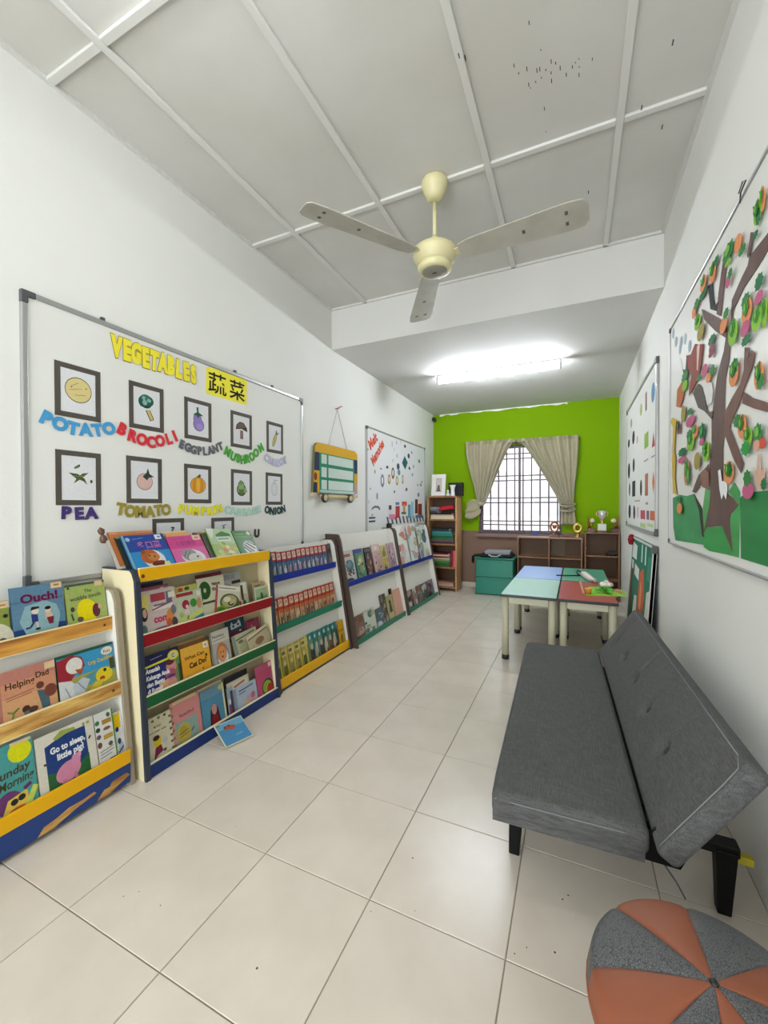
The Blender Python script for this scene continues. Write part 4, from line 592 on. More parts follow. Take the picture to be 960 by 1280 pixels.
book('picture_book', seat(B4, 1.908, .045, TEN, .003), .145, .214, .006, 'b84a66', [('r', 0, 0, 1, 1, 'bd5070'), ('r', 0, .85, .75, 1, 'c05a78'), ('e', .62, .32, .34, .24, '2a3a1c'), ('e', .6, .33, .28, .19, '8ab83c'), ('e', .74, .26, .2, .15, 'b8382c'), ('l', [(.4, .3), (.56, .46)], .02, '4a7a20'), ('l', [(.48, .24), (.6, .4)], .02, 'd8c84a'), ('r', .78, .86, .95, .98, 'f0c8c0'), ('r', .96, 0, 1, 1, 'e8d0d0')], 'pink picture book with watermelon at the right of the blue rail', gB)
# the book slipped to the floor, propped against the blue rail
P00, P10, P01 = Vector((-1.553, 1.502, .006)), Vector((-1.512, 1.646, .006)), Vector((-1.672, 1.534, .068))
Xv = (P10 - P00).normalized(); Yv = (P01 - P00); Yv = (Yv - Xv * Yv.dot(Xv)).normalized(); Zv = Xv.cross(Yv)
book('picture_book', frame(P00 + Zv * .006, Xv, Yv, Zv), .15, .138, .005, 'd8cfae', [('r', 0, 0, 1, 1, 'd6d0b4'), ('r', .03, .03, .97, .97, '4788b4'), ('r', .03, .7, .97, .97, '6aa4c0'), ('e', .36, .72, .13, .1, 'a8583c'), ('e', .52, .68, .12, .1, 'b85038'), ('e', .44, .78, .05, .05, '4a4a48'), ('e', .3, .76, .05, .05, '6a4034'), ('r', .06, .9, .16, .95, '5a5a58'), ('l', [(.5, .3), (.75, .33)], .04, '7ab0cc')], 'blue picture book with orange crabs lying on the floor', gB)

# ---- rack C: white rack with rows of slim readers
Ck = dict(x0=-1.698, sl=.168, depth=.075)
C1, C2, C3 = (-1.842, .727, .046, 'royal'), (-1.783, .404, .048, 'teal'), (-1.716, .078, .066, 'yellow')
tC = rack(Ck, 'magazine_rack', 'white book rack with blue, green and yellow rails of slim readers', 2.092, 3.027, .915, whitel, brown_edge, (C1, C2, C3))
B(-1.722, 2.11, 0, -1.712, 3.009, .012).build('base_strip', rackdark, tC)
ORD = 'first second third fourth fifth sixth seventh eighth ninth tenth eleventh twelfth thirteenth fourteenth fifteenth'.split()
def readers(rail, y0, y1, n, w, h, styles, what, rowname, group):
    rng = random.Random(n * 7 + int(y0 * 100)); p = (y1 - y0 - w) / (n - 1)
    for i in range(n):
        cover, ops = styles(rng, i)
        lab = f'{what}, {ORD[i]} from the left {rowname}'
        book('reader_booklet', seat(rail, y0 + i * p, .042, TEN, .0065, 0, R(4.5)), w, h + rng.uniform(-.004, .004), .003, cover, ops, lab, group)
def st1(r, i):
    k = r.choice(['c8a0a8', 'b8c0cc', 'd8d0cc', 'a8b0a0', 'c88a80', 'e0dcd8'])
    return '9a2c28', [('r', 0, 0, 1, 1, '4a7098'), ('r', 0, .66, 1, 1, 'b5382f'), ('r', .14, .72, .74, .95, 'e8cfc4'), ('l', [(.26, .78), (.44, .9), (.6, .8)], .03, 'b5382f'), ('r', 0, .6, 1, .66, '3a5a8a'), ('p', [(.2, .04), (.5, .5), (.62, .5), (.5, .04)], r.choice(['b8c4d0', 'd8d8d8', '8a9ab0'])), ('e', .4, .28, .2, .15, k), ('r', .1, .42, .3, .56, r.choice(['2a4a7a', 'a8c0d8', '6a8ab0'])), ('e', .42, .42, .1, .06, 'd8b8a8'), ('r', .2, .08, .6, .2, r.choice(['7a5a60', '8a8a98', '5a6a70'])), ('l', [(.05, .02), (.05, .6)], .03, '9ab0c8')]
def st2(r, i):
    k = r.choice(['8a3a24', 'c89a4a', 'd8c8a8', '6a5a4a', 'b08a5a'])
    return 'a83a24', [('r', 0, 0, 1, 1, 'c87a48'), ('r', 0, .62, 1, 1, 'bb4228'), ('r', .14, .71, .74, .94, 'e8ccb4'), ('l', [(.26, .78), (.44, .9), (.6, .8)], .03, 'bb4228'), ('r', 0, .52, 1, .62, 'd0683a'), ('r', 0, 0, 1, .5, r.choice(['c8a078', 'b88a5a', 'd0b890', '9a6a44'])), ('e', .42, .28, .24, .2, k), ('p', [(.3, .04), (.5, .3), (.7, .04)], r.choice(['d8ccb0', '5a4434', 'a89878'])), ('e', .4, .42, .1, .06, 'd8b090'), ('r', .15, .04, .7, .14, r.choice(['4a3a2a', 'a89878', '7a8a5a'])), ('l', [(.05, .02), (.05, .6)], .03, 'd8b89a')]
def st3(r, i):
    k = r.choice(['4a5a24', '8a7a3a', '6a6a30', '9a8a50'])
    return 'c8b048', [('r', 0, 0, 1, 1, 'b0a04a'), ('r', 0, .72, 1, .94, 'd8cc88'), ('r', .62, 0, .78, 1, 'e0cc60'), ('e', .36, .3, .24, .2, k), ('e', .3, .52, .16, .08, 'd8c890'), ('r', .08, .78, .5, .88, '7a6a2a'), ('e', .4, .12, .2, .06, '5a4a24')]
def st4(r, i):
    a, b_ = r.choice([('3a7a70', 'a8b09a'), ('4a8a5a', '8a4a38'), ('2a5a58', 'c8b89a'), ('6a8a6a', '3a3a34')])
    return a, [('r', 0, 0, 1, 1, a), ('r', 0, .78, 1, 1, '2f8480'), ('e', .4, .34, .3, .22, b_), ('e', .45, .56, .2, .1, 'c8bca8'), ('r', .1, .06, .8, .16, '5a4a3c'), ('e', .3, .86, .12, .06, 'dcdcd0'), ('e', .6, .2, .14, .08, '8a3a30')]
G1, G2, G3, G4 = 'slim red and blue readers', 'slim red and orange readers', 'slim yellow readers', 'slim green readers'
readers(C1, 2.118, 2.945, 14, .076, .196, st1, 'slim reader with red top and blue cover', 'above the blue rail', G1)
readers(C2, 2.118, 2.965, 14, .080, .208, st2, 'slim reader with red top and orange cover', 'above the green rail', G2)
readers(C3, 2.118, 2.50, 5, .092, .22, st3, 'slim yellow-green reader', 'above the yellow rail', G3)
readers(C3, 2.495, 2.90, 6, .092, .226, st4, 'slim green reader', 'of the green group above the yellow rail', G4)
book('reader_booklet', seat(C3, 2.905, .042, TEN, .004), .085, .22, .004, 'c89a20', [('r', 0, 0, 1, 1, 'd8a41c'), ('r', 0, .6, 1, .66, 'a87a18'), ('e', .45, .3, .2, .14, '8a6a30'), ('e', .5, .42, .1, .06, '2a2420')], 'golden yellow booklet at the right end above the yellow rail', gB)
book('reader_booklet', seat(C1, 2.947, .042, TEN, .004), .05, .20, .004, '5a5a58', [('r', 0, 0, 1, 1, '6a6a64'), ('e', .4, .7, .3, .12, '2a2a2a'), ('e', .5, .3, .3, .14, '9a8a84'), ('r', .1, .05, .8, .14, '5a2a30')], 'grey and black booklet at the right end above the blue rail', gB)

# ---- racks D and E: two white racks with blue and green rails
Dk = dict(x0=-1.655, sl=.188, depth=.075); Ek = dict(x0=-1.648, sl=.188, depth=.075)
D1, D2 = (-1.757, .550, .044, 'royal'), (-1.684, .050, .048, 'teal')
E1, E2 = (-1.747, .546, .044, 'royal'), (-1.672, .050, .048, 'teal')
Dk['outer'] = Ek['outer'] = brown_edge
tD = rack(Dk, 'magazine_rack', 'white book rack with blue and green rails beside the whiteboard, nearer of two', 3.045, 4.228, .955, whitel, brown_edge, (D1, D2))
tE = rack(Ek, 'magazine_rack', 'white book rack with blue and green rails, furthest along the left wall', 4.236, 5.365, .955, whitel, brown_edge, (E1, E2))
T12 = R(12)
def many(rail, items, kind='book'):
    for y, w_, h_, push, cover, ops, lab in items: book('picture_book', seat(rail, y, .04, T12, push), w_, h_, .006, cover, ops, lab)
rg = random.Random(5)
def busy(rr, ops, pal, n=12):
    return ops + [('e', rr.uniform(.12, .88), rr.uniform(.1, .8), rr.uniform(.03, .1), rr.uniform(.015, .05), rr.choice(pal)) for _ in range(n)] + [('l', [(rr.uniform(.06, .4), y_), (rr.uniform(.5, .94), y_ + rr.uniform(-.05, .05))], .012, rr.choice(pal)) for y_ in (rr.uniform(.1, .9) for _ in range(4))]
def many_busy(rail, items): many(rail, [(a, b_, c, d_, e_, busy(rg, f_, ['2f3030', 'd8d4c8', '6a5a50', e_, '9aa09a', '4a4a58', 'c8b08a']), g_) for a, b_, c, d_, e_, f_, g_ in items])
many_busy(D1, [
    (3.075, .20, .30, .002, 'd8d4cc', [('r', 0, 0, 1, 1, 'd5d2cb'), ('r', .06, .82, .72, .9, 'a8322c'), ('e', .56, .56, .34, .17, '5a808c'), ('e', .5, .6, .2, .1, '7a9aa8'), ('e', .6, .28, .26, .09, 'e6e4e0'), ('e', .4, .14, .3, .06, '4a4a44'), ('e', .6, .38, .3, .06, '3a4248')], 'white book with red title strip and ship above the blue rail'),
    (3.262, .21, .298, .010, '33347c', [('r', 0, 0, 1, 1, '3a3a80'), ('r', 0, .9, 1, 1, '4a4a9a')], 'violet-blue book behind the green cartoon book'),
    (3.300, .168, .262, .002, '4a8068', [('r', 0, 0, 1, 1, '5a8a72'), ('e', .55, .7, .3, .2, 'b0b060'), ('e', .5, .72, .12, .08, 'e0dcc8'), ('e', .6, .42, .24, .16, '8aa060'), ('e', .4, .2, .3, .12, '3f6a58'), ('e', .7, .6, .08, .06, '22221f')], 'green cartoon book above the blue rail of the further racks'),
    (3.49, .145, .295, .003, '2c2028', [('r', 0, 0, 1, 1, '332630'), ('r', .1, .86, .9, .95, '6a5a68'), ('e', .5, .62, .32, .14, '6a4a50'), ('e', .5, .36, .3, .16, '8a5a44'), ('e', .4, .14, .28, .08, '9a8a80'), ('e', .7, .5, .1, .06, 'c8a890')], 'dark book beside the pink book above the blue rail'),
    (3.655, .185, .31, .003, 'd0a8a0', [('r', 0, 0, 1, 1, 'd2aca4'), ('r', 0, .78, 1, 1, 'dcc0b8'), ('e', .5, .88, .2, .06, 'ece4e0')] + [('l', [(.05 + .18 * i, .08), (.25 + .18 * i, .5)], .03, rg.choice(['a86a5a', '8a5a4a', 'd8c8a0', 'b08a6a'])) for i in range(4)], 'pink book with slanting stripes above the blue rail'),
    (3.845, .16, .288, .003, 'c4b060', [('r', 0, 0, 1, 1, 'cabb78'), ('e', .5, .7, .26, .12, '8a7a40'), ('e', .5, .4, .3, .16, 'd8b040'), ('e', .4, .2, .2, .1, '6a5a34'), ('e', .6, .86, .1, .05, '5a4a30')], 'yellow book with figures above the blue rail'),
    (4.02, .17, .296, .003, 'b89aa4', [('r', 0, 0, 1, 1, 'c0a2ac'), ('r', .2, .1, .4, .9, 'a87a90'), ('e', .6, .6, .2, .2, 'd8c0c8'), ('e', .6, .3, .24, .12, '9a7a88')], 'lilac book at the right end above the blue rail')])
many(D2, [
    (3.095, .205, .225, .003, '7a5a4c', collage(rg, ['7a5a4a', 'a88a78', '5a4438', 'c0a898', '8a6a60']), 'brown photo-covered book at the left of the green rail'),
    (3.318, .215, .232, .003, 'a8b8a0', collage(rg, ['a8b8a0', '5a7a78', 'd8dcd0', '8a9a50', '3a4a48', 'b8b050']), 'green and white book second along the green rail'),
    (3.548, .165, .20, .003, 'b8c0c4', collage(rg, ['b8c0c4', '8a9aa4', 'dce0e0', '5a6a74']), 'pale blue-grey book in the middle of the green rail'),
    (3.715, .125, .305, .012, '7a7064', collage(rg, ['8a8074', '5a5044', 'b0a898', '6a7a70']), 'tall grey-brown book behind the olive book'),
    (3.822, .165, .270, .003, 'a89a6a', [('r', 0, 0, 1, 1, 'b0a272'), ('e', .5, .74, .14, .08, '3a3428'), ('p', [(.36, .66), (.64, .66), (.7, .36), (.3, .36)], '4a4634'), ('e', .5, .24, .36, .12, 'c8b888'), ('l', [(.2, .1), (.8, .12)], .03, '7a6a44')], 'olive book with dark figure beside the plain salmon book'),
    (3.995, .205, .300, .003, 'e0a890', [('r', 0, 0, 1, 1, 'e6b09a')], 'plain salmon-pink book at the right end of the green rail')])
book('picture_book', seat(D2, 3.955, .04, T12, .012), .06, .325, .008, '1c1a1c', [('r', 0, 0, 1, 1, '201e20')], 'black folder standing behind the salmon-pink book')
many(E2, [
    (4.275, .25, .225, .003, '6a5048', collage(rg, ['7a5a50', '5a4440', 'b8a8a0', '9a7a70', '3a3030', 'd0c8c0'], 18), 'brown photo-covered book at the left of the furthest rack'),
    (4.535, .10, .212, .003, 'd8c8bc', [('r', 0, 0, 1, 1, 'd8c8be'), ('r', .1, .1, .4, .9, '8a4a48'), ('e', .7, .6, .2, .2, '6a5a58')], 'pale pink book on the lower rail of the furthest rack'),
    (4.65, .17, .23, .003, '5a6468', collage(rg, ['6a747a', '3a4a48', 'a8a8a0', '8a6a60', 'dcd8d0'], 16), 'grey book with dark figures on the furthest rack'),
    (4.835, .19, .225, .003, 'a89a90', collage(rg, ['b0a298', '6a5a50', 'd8d4cc', '4a5a50', '8a4a40'], 16), 'beige photo-covered book on the furthest rack'),
    (5.04, .235, .225, .003, '7a6a74', collage(rg, ['8a7a80', '4a3a40', 'b8b0b4', '6a7a8a', '9a5a58'], 18), 'mauve photo-covered book at the right end of the furthest rack')])
def lam(rr, pal): return [('r', 0, 0, 1, 1, 'dfe2e0')] + [o for o in collage(rr, pal, 22, 'd8dcd8')[1:]]
for y, w_, h_, push, roll, pal, lab, yw in ((4.275, .37, .47, .003, -2, ['e8e8e4', 'd8a8a0', 'c8d0d0', 'b88a70', 'e0dcd0', 'c07a78'], 'large glossy laminated sheet, leftmost on the furthest rack', 3),
                                  (4.62, .36, .475, .006, -2, ['dce4e0', '8aa890', 'c8b890', 'd89a8a', 'a8c0b8', '5a8070'], 'large glossy laminated sheet, middle one on the furthest rack', 3),
                                  (4.945, .36, .45, .003, -2, ['7a9ab0', '6a9a70', 'c8d0a8', '4a6a80', 'a8b8a0', 'b0905a'], 'large glossy bluish laminated sheet, rightmost on the furthest rack', 2)):
    M = seat(E1, y, .024, T12, push, R(roll), R(yw))
    s = put('laminated_sheet', MB().box(0, 0, -.0016, w_, h_, 0).mesh('laminated_sheet', mat('clear_film', 'e2e6e4', .12)), None, M); tag(s, lab, 'poster')
    put('printed_picture', Art(w_, h_).draw(lam(rg, pal)).mesh('printed_picture', GLOSSY, .0003), s)

# ================================================================ BOARDS AND WALL DISPLAYS
alu = mat('brushed_aluminium', 'a9aaa9', .38, metal=.6); cornerm = mat('grey_plastic_corner', '4a4b4d', .5); board = mat('whiteboard_enamel', 'dbdbd6', .55, spec=.25)
def whiteboard(label, side, y0, y1, z0, z1, fr=.024, corner=.035, corners=None):
    xw = XL if side == 'L' else XR; s = 1 if side == 'L' else -1
    t = thing('whiteboard', label, 'whiteboard', (xw, (y0 + y1) / 2, z0))
    a, b = sorted((xw, xw + s * .012)); B(a, y0 + .004, z0 + .004, b, y1 - .004, z1 - .004).build('board_panel', board, t)
    a, b = sorted((xw, xw + s * .02))
    c = corner
    for (p, q, u, v) in ((y0 + c, y1 - c, z0, z0 + fr), (y0 + c, y1 - c, z1 - fr, z1), (y0, y0 + fr, z0 + c, z1 - c), (y1 - fr, y1, z0 + c, z1 - c)):
        B(a, p, u, b, q, v).build('frame_rail', alu, t, bevel=.004)
    a2, b2 = sorted((xw, xw + s * .0215))
    for y, dy in ((y0, 1), (y1, -1)):
        for z, dz in ((z0, 1), (z1, -1)):
            m = MB(); f2 = fr + .002
            m.prism([(y, z), (y + dy * c, z), (y + dy * c, z + dz * f2), (y + dy * f2, z + dz * f2), (y + dy * f2, z + dz * c), (y, z + dz * c)], a2, b2, 'x')
            m.build('corner_cap', cornerm, t, bevel=.003)
    return t
wb1 = whiteboard('large whiteboard with vegetable pictures above the nearer racks', 'L', .886, 2.742, .868, 2.056, .022, .05)
m = MB()
for y in (1.20, 2.02, 2.38): m.box(XL + .004, y - .008, 2.054, XL + .018, y + .008, 2.070)
m.build('hanging_clip', cornerm, wb1)
wb2 = whiteboard('whiteboard with small cut-outs beyond the hanging paper bus', 'L', 3.862, 5.706, .85, 2.047, .018, .035)
wb3 = whiteboard('whiteboard of letters and shapes on right wall near green wall', 'R', 3.345, 5.13, .985, 2.215, .028, .05)
mural = whiteboard('whiteboard with large paper fruit tree collage on right wall', 'R', 1.06, 2.915, .975, 2.228, .010, .026)

# vegetable cards -------------------------------------------------
frm = mat('black_card_frame', '4a443c', .7, noise=.08, scale=30)
def veg(ops, name, key, label):
    q = DATA['cards'][key]; y0 = (q[0][0] + q[3][0]) / 2; y1 = (q[1][0] + q[2][0]) / 2; z1 = (q[0][1] + q[1][1]) / 2; z0 = (q[2][1] + q[3][1]) / 2
    w_, h_ = y1 - y0, z1 - z0; M = left_frame(y0, z0, XL + .0125)
    r = thing('picture_card', label, 'card', M=M, group='framed vegetable cards on the whiteboard')
    b = .0225; f = MB()
    f.box(0, 0, 0, w_, b, .0015).box(0, h_ - b, 0, w_, h_, .0015).box(0, b, 0, b, h_ - b, .0015).box(w_ - b, b, 0, w_, h_ - b, .0015)
    f.build('card_frame', frm, r, world=False)
    pw, ph = w_ - 2 * b, h_ - 2 * b
    put('drawing', Art(pw, ph).draw([('r', 0, 0, 1, 1, 'd3d4d6')] + ops).mesh('drawing', PAPER, .0004), r, Matrix.Translation((b, b, 0)))
K = '3a3a36'
veg([('e', .5, .55, .39, .30, '4a4630'), ('e', .5, .55, .37, .28, 'cdbd82'), ('l', [(.3, .62), (.5, .72)], .012, '7a6a40'), ('l', [(.25, .52), (.6, .6)], .012, '8a7a48'), ('l', [(.4, .42), (.7, .46)], .012, '7a6a40'), ('e', .72, .62, .02, .015, '4a4030'), ('e', .3, .6, .02, .015, '4a4030')], '', 'potato', 'black-framed card with a drawn potato above the word POTATO')
veg([('p', [(.44, .42), (.62, .44), (.78, .2), (.62, .14)], K), ('p', [(.48, .42), (.6, .43), (.74, .2), (.64, .17)], 'c3b060'), ('e', .46, .66, .25, .19, '16352c'), ('e', .34, .64, .16, .15, '1d5244'), ('e', .56, .68, .2, .14, '1d5244'), ('e', .44, .74, .17, .1, '2a6a58'), ('e', .42, .62, .09, .07, '7fa8a0'), ('e', .58, .7, .08, .05, '7fa8a0'), ('e', .38, .74, .06, .05, '7fa8a0')], '', 'brocoli', 'black-framed card with drawn broccoli')
veg([('e', .52, .36, .27, .2, K), ('e', .46, .52, .2, .2, K), ('e', .53, .36, .25, .185, '8a76b4'), ('e', .46, .52, .18, .19, '8a76b4'), ('e', .56, .3, .15, .1, '9a88c4'), ('p', [(.24, .64), (.44, .74), (.4, .88), (.5, .9), (.52, .74), (.76, .66), (.56, .64), (.48, .56), (.4, .64)], '2c5a44')], '', 'eggplant', 'black-framed card with drawn purple eggplant')
veg([('r', .42, .2, .6, .5, K), ('r', .45, .22, .57, .5, '8a6464'), ('p', [(.14, .5), (.2, .68), (.4, .8), (.64, .78), (.84, .62), (.86, .48), (.5, .56)], '3c302a'), ('p', [(.2, .54), (.26, .68), (.42, .76), (.6, .74), (.76, .62), (.5, .6)], '66544a')], '', 'mushroom', 'black-framed card with drawn brown mushroom')
veg([('e', .46, .4, .13, .3, K, -22), ('e', .46, .4, .115, .28, 'b8a860', -22), ('l', [(.36, .46), (.5, .5)], .012, '6a5a30'), ('l', [(.38, .36), (.5, .38)], .012, '6a5a30'), ('p', [(.52, .66), (.6, .86), (.7, .72), (.86, .76), (.64, .6)], '6a7a58')], '', 'carrot', 'black-framed card with a drawn carrot above the pale letters')
veg([('p', [(.2, .62), (.4, .5), (.62, .44), (.74, .36), (.66, .5), (.46, .6)], '3c4a2a'), ('p', [(.34, .38), (.5, .46), (.78, .64), (.6, .62), (.42, .5)], '4a5a30'), ('e', .44, .76, .1, .03, '5a6a50', 30), ('e', .5, .8, .03, .02, K), ('e', .86, .44, .04, .04, '4a4a3a'), ('l', [(.3, .55), (.66, .55)], .014, '7a8a50')], '', 'pea', 'black-framed card with drawn peas above the word PEA')
veg([('e', .5, .46, .3, .23, '6a5048'), ('e', .5, .46, .28, .215, 'cdaaa2'), ('p', [(.42, .6), (.56, .7), (.62, .84), (.68, .68), (.86, .6), (.66, .58), (.58, .5)], '2a3a30')], '', 'tomato', 'black-framed card with drawn tomato above the word TOMATO')
veg([('e', .5, .46, .38, .27, '5a4420'), ('e', .5, .46, .36, .255, 'd8982c'), ('e', .5, .46, .22, .25, 'c98a24'), ('e', .5, .46, .1, .25, 'dfa63c'), ('l', [(.3, .24), (.26, .5), (.34, .68)], .014, '7a5a20'), ('l', [(.7, .24), (.74, .5), (.66, .68)], .014, '7a5a20'), ('p', [(.4, .72), (.58, .84), (.64, .78), (.58, .7)], '6a5a34')], '', 'pumpkin', 'black-framed card with drawn orange pumpkin')
veg([('e', .48, .42, .3, .22, K), ('e', .46, .56, .2, .18, K), ('e', .36, .42, .16, .12, '6f8a58'), ('e', .6, .42, .16, .12, '7f9a60'), ('e', .48, .36, .16, .12, '55703c'), ('e', .46, .56, .17, .13, '84a068'), ('e', .44, .68, .1, .08, '6a8a58'), ('e', .74, .38, .1, .06, '8aa070')], '', 'cabbage', 'black-framed card with drawn leafy cabbage')
veg([('e', .5, .5, .26, .26, '8a8a88'), ('e', .5, .5, .24, .245, 'd0d1d2'), ('l', [(.42, .28), (.36, .5), (.46, .74)], .012, '8a8a88'), ('l', [(.58, .28), (.64, .5), (.54, .74)], .012, '8a8a88'), ('l', [(.5, .74), (.46, .86), (.8, .84)], .014, '6a6a68'), ('l', [(.54, .74), (.6, .86)], .014, '6a6a68')], '', 'onion', 'black-framed card with pale onion outline above the word ONION')
veg([('l', [(.7, .8), (.5, .5)], .06, '4a4638'), ('e', .45, .45, .2, .16, '6a7a50'), ('e', .66, .82, .08, .03, '3a3a30')], '', 'rowA', 'black-framed card peeping up behind the pink hedgehog book')
veg([('e', .5, .4, .26, .24, '5a7a48'), ('p', [(.4, .62), (.6, .62), (.56, .84)], '3c5a3a'), ('l', [(.4, .8), (.7, .86)], .03, '3a4a34')], '', 'rowB', 'black-framed card peeping up behind the flowery green book')
q = DATA['cards']['chinese']; y0, y1, z0, z1 = 1.787, 2.125, 1.866, 2.039
ch = put('chinese_card', MB().prism([(0, .006), (.01, 0), (.334, .004), (.338, .176), (.3, .17), (.03, .164), (.004, .15)], 0, .0012).mesh('chinese_card', mat('yellow_paper', 'e6dc30', .7)), None, left_frame(y0, z0, XL + .0125))
tag(ch, 'yellow card with two black brushed Chinese characters at the top', 'card')
put('brush_lettering', Art(.338, .17).draw([('t', '蔬', .05, .17, .78, '17150f', dict(bold=.012, fit=.42)), ('t', '菜', .54, .17, .78, '17150f', dict(bold=.014, fit=.40))]).mesh('brush_lettering', PAPER, .0014), ch)

WCOL = dict(VEGETABLES='e6d82c', POTATO='3a90c4', BROCOLI='c81e2c', EGGPLANT='55565c', MUSHROOM='3f9a24', CARROT='b4b2cc', PEA='3a2668', TOMATO='94842a', PUMPKIN='dcd31e', CABBAGE='a8ccbe', ONION='123a3c', U='2a2a2a')
WNAME = dict(VEGETABLES='large yellow', POTATO='sky blue', BROCOLI='red', EGGPLANT='dark grey', MUSHROOM='green', CARROT='pale lilac', PEA='dark purple', TOMATO='olive', PUMPKIN='bright yellow', CABBAGE='pale mint', ONION='dark teal', U='black')
rng = random.Random(3)
for word, size, pts in DATA['words']:
    m = mat('card_letter_' + WCOL[word], WCOL[word], .65); n = len(word)
    cy = sum(p[0] for p in pts) / n; cz = sum(p[1] for p in pts) / n
    lab = f'{WNAME[word]} cut-out letters spelling {word} on the whiteboard' if n > 1 else 'single black cut-out letter U above the zebra book'
    M = left_frame(cy, cz, XL + .0145); root = thing('cut_out_word', lab, 'letters', M=M, group='cut-out vegetable words')
    k = size * (1.5 if word == 'VEGETABLES' else 1.32); out = mat('letter_outline', '8a7a1c', .7) if word == 'VEGETABLES' else None
    pitch = math.hypot(pts[-1][0] - pts[0][0], pts[-1][1] - pts[0][1]) / max(1, n - 1)
    wt = [{'I': .55, 'M': 1.25, 'J': .8}.get(c, 1.0) for c in word]; cum = [sum(wt[:i]) + wt[i] / 2 for i in range(n)]
    for i, c in enumerate(word):
        f_ = (cum[i] - cum[0]) / max(1e-6, cum[-1] - cum[0]) * (n - 1); i0 = min(int(f_), max(0, n - 2)); f_ -= i0; p0, p1 = pts[i0], pts[min(i0 + 1, n - 1)]
        y, z, r = (p0[q_] + (p1[q_] - p0[q_]) * f_ for q_ in range(3))
        kx = min(k * 1.12, pitch * 1.42 if n > 1 else k) if c not in 'I' else k
        if word == 'VEGETABLES': kx = pitch * 1.42
        ML = Matrix.Translation((y - cy, z - cz + rng.uniform(-.003, .003), .0003 * (i % 2))) @ Matrix.Rotation(R(r * .8 + rng.uniform(-4, 4)), 4, 'Z') @ Matrix.Diagonal((kx, k, .05, 1))
        o = put('letter', letter_mesh(c, m, .075 if word == 'VEGETABLES' else .06, .02), root, ML)
        if out: put('outline', letter_mesh(c, out, .11, .006, 'o'), root, Matrix.Translation((0, 0, -.0012)) @ ML)

# hanging paper bus ----------------------------------------------
bd = thing('paper_bus_pocket_chart', 'yellow and green bus-shaped pocket chart hanging on a pink string', 'wall hanging', (XL, 3.25, 1.26))
def yz(pts, x0, x1, name, m, par, bev=0): return MB().prism(pts, x0, x1, 'x').build(name, m, par, bevel=bev)
yel = pc('c99a1c', .6); nav = pc('1c2648', .6); grn = pc('1f7a5c', .55); win_p = mat('clear_pocket', 'c4d2cc', .2)
yz([(2.865, 1.31), (2.90, 1.70), (2.93, 1.735), (3.58, 1.735), (3.625, 1.70), (3.625, 1.32)], XL + .002, XL + .028, 'body_board', pc('6a6a40', .6), bd, .003)
yz([(2.893, 1.655), (2.90, 1.705), (2.93, 1.738), (3.58, 1.738), (3.622, 1.71), (3.627, 1.655)], XL + .028, XL + .032, 'roof_panel', yel, bd)
yz([(2.880, 1.50), (2.893, 1.655), (2.955, 1.655), (2.955, 1.50)], XL + .028, XL + .031, 'front_window', nav, bd)
yz([(2.872, 1.40), (2.880, 1.50), (2.955, 1.50), (2.955, 1.31), (2.925, 1.31), (2.922, 1.40)], XL + .028, XL + .031, 'bonnet_panel', yel, bd)
yz([(2.864, 1.31), (2.872, 1.40), (2.922, 1.40), (2.922, 1.31)], XL + .028, XL + .031, 'front_door', nav, bd)
MB().lathe([(.001, 0), (.022, 0), (.022, .002), (.001, .0025)], 14).build('headlight', pc('8a2a24', .5), bd, Matrix.Translation(Vector((XL + .031, 2.895, 1.45)) - Vector(MW[bd.name].translation)) @ Matrix.Rotation(PI / 2, 4, 'Y') @ Matrix.Diagonal((1.5, 1, 1, 1)), world=False)
yz([(3.562, 1.52), (3.562, 1.655), (3.627, 1.655), (3.627, 1.52)], XL + .028, XL + .031, 'rear_window', nav, bd)
yz([(3.562, 1.43), (3.562, 1.52), (3.627, 1.52), (3.627, 1.43)], XL + .028, XL + .031, 'rear_panel', yel, bd)
yz([(3.562, 1.32), (3.562, 1.43), (3.627, 1.43), (3.627, 1.32)], XL + .028, XL + .031, 'tail_panel', pc('c08a8a', .6), bd)
pk = yz([(2.955, 1.315), (2.955, 1.665), (3.562, 1.665), (3.562, 1.325)], XL + .028, XL + .0315, 'pocket_panel', grn, bd)
for z0_, z1_ in ((1.565, 1.645), (1.45, 1.535), (1.345, 1.425)):
    for a, b_ in ((2.985, 3.065), (3.095, 3.535)): B(XL + .0315, a, z0_, XL + .0335, b_, z1_).build('clear_pocket', win_p, pk)
B(XL + .03, 2.965, 1.315, XL + .036, 3.555, 1.34).build('lower_strip', mat('clear_strip', 'a8c4bc', .2), bd)
MB().tube([(XL + .03, 2.97, 1.285), (XL + .03, 3.50, 1.285)], .016, 12).build('dowel', mat('pale_dowel', 'd0b88a', .5), bd)
MB().tube([(XL + .025, 3.50, 1.29), (XL + .025, 3.63, 1.30)], .012, 10).build('rear_bumper', mat('pale_dowel', 'd0b88a', .5), bd)
B(XL + .004, 2.845, 1.275, XL + .04, 2.905, 1.312).build('front_bumper', pc('b8a890', .5), bd, bevel=.006)
for y in (3.01, 3.45):
    Mw = Matrix.Translation(Vector((XL + .036, y, 1.272)) - Vector(MW[bd.name].translation)) @ Matrix.Rotation(PI / 2, 4, 'Y')
    wh = MB().lathe([(.028, 0), (.04, 0), (.043, .004), (.043, .018), (.04, .022), (.028, .022)], 24).build('wheel', mat('dark_wheel', '2c2622', .5), bd, Mw, world=False)
    MB().lathe([(.001, .022), (.029, .022), (.026, .026), (.001, .027)], 20).build('hub_cap', pc('c2b48c', .5), wh, world=False)
MB().tube([(XL + .012, 3.125, 1.735), (XL + .012, 3.28, 2.092), (XL + .012, 3.455, 1.735)], .0022, 6).build('string', pc('a88a90', .8), bd)
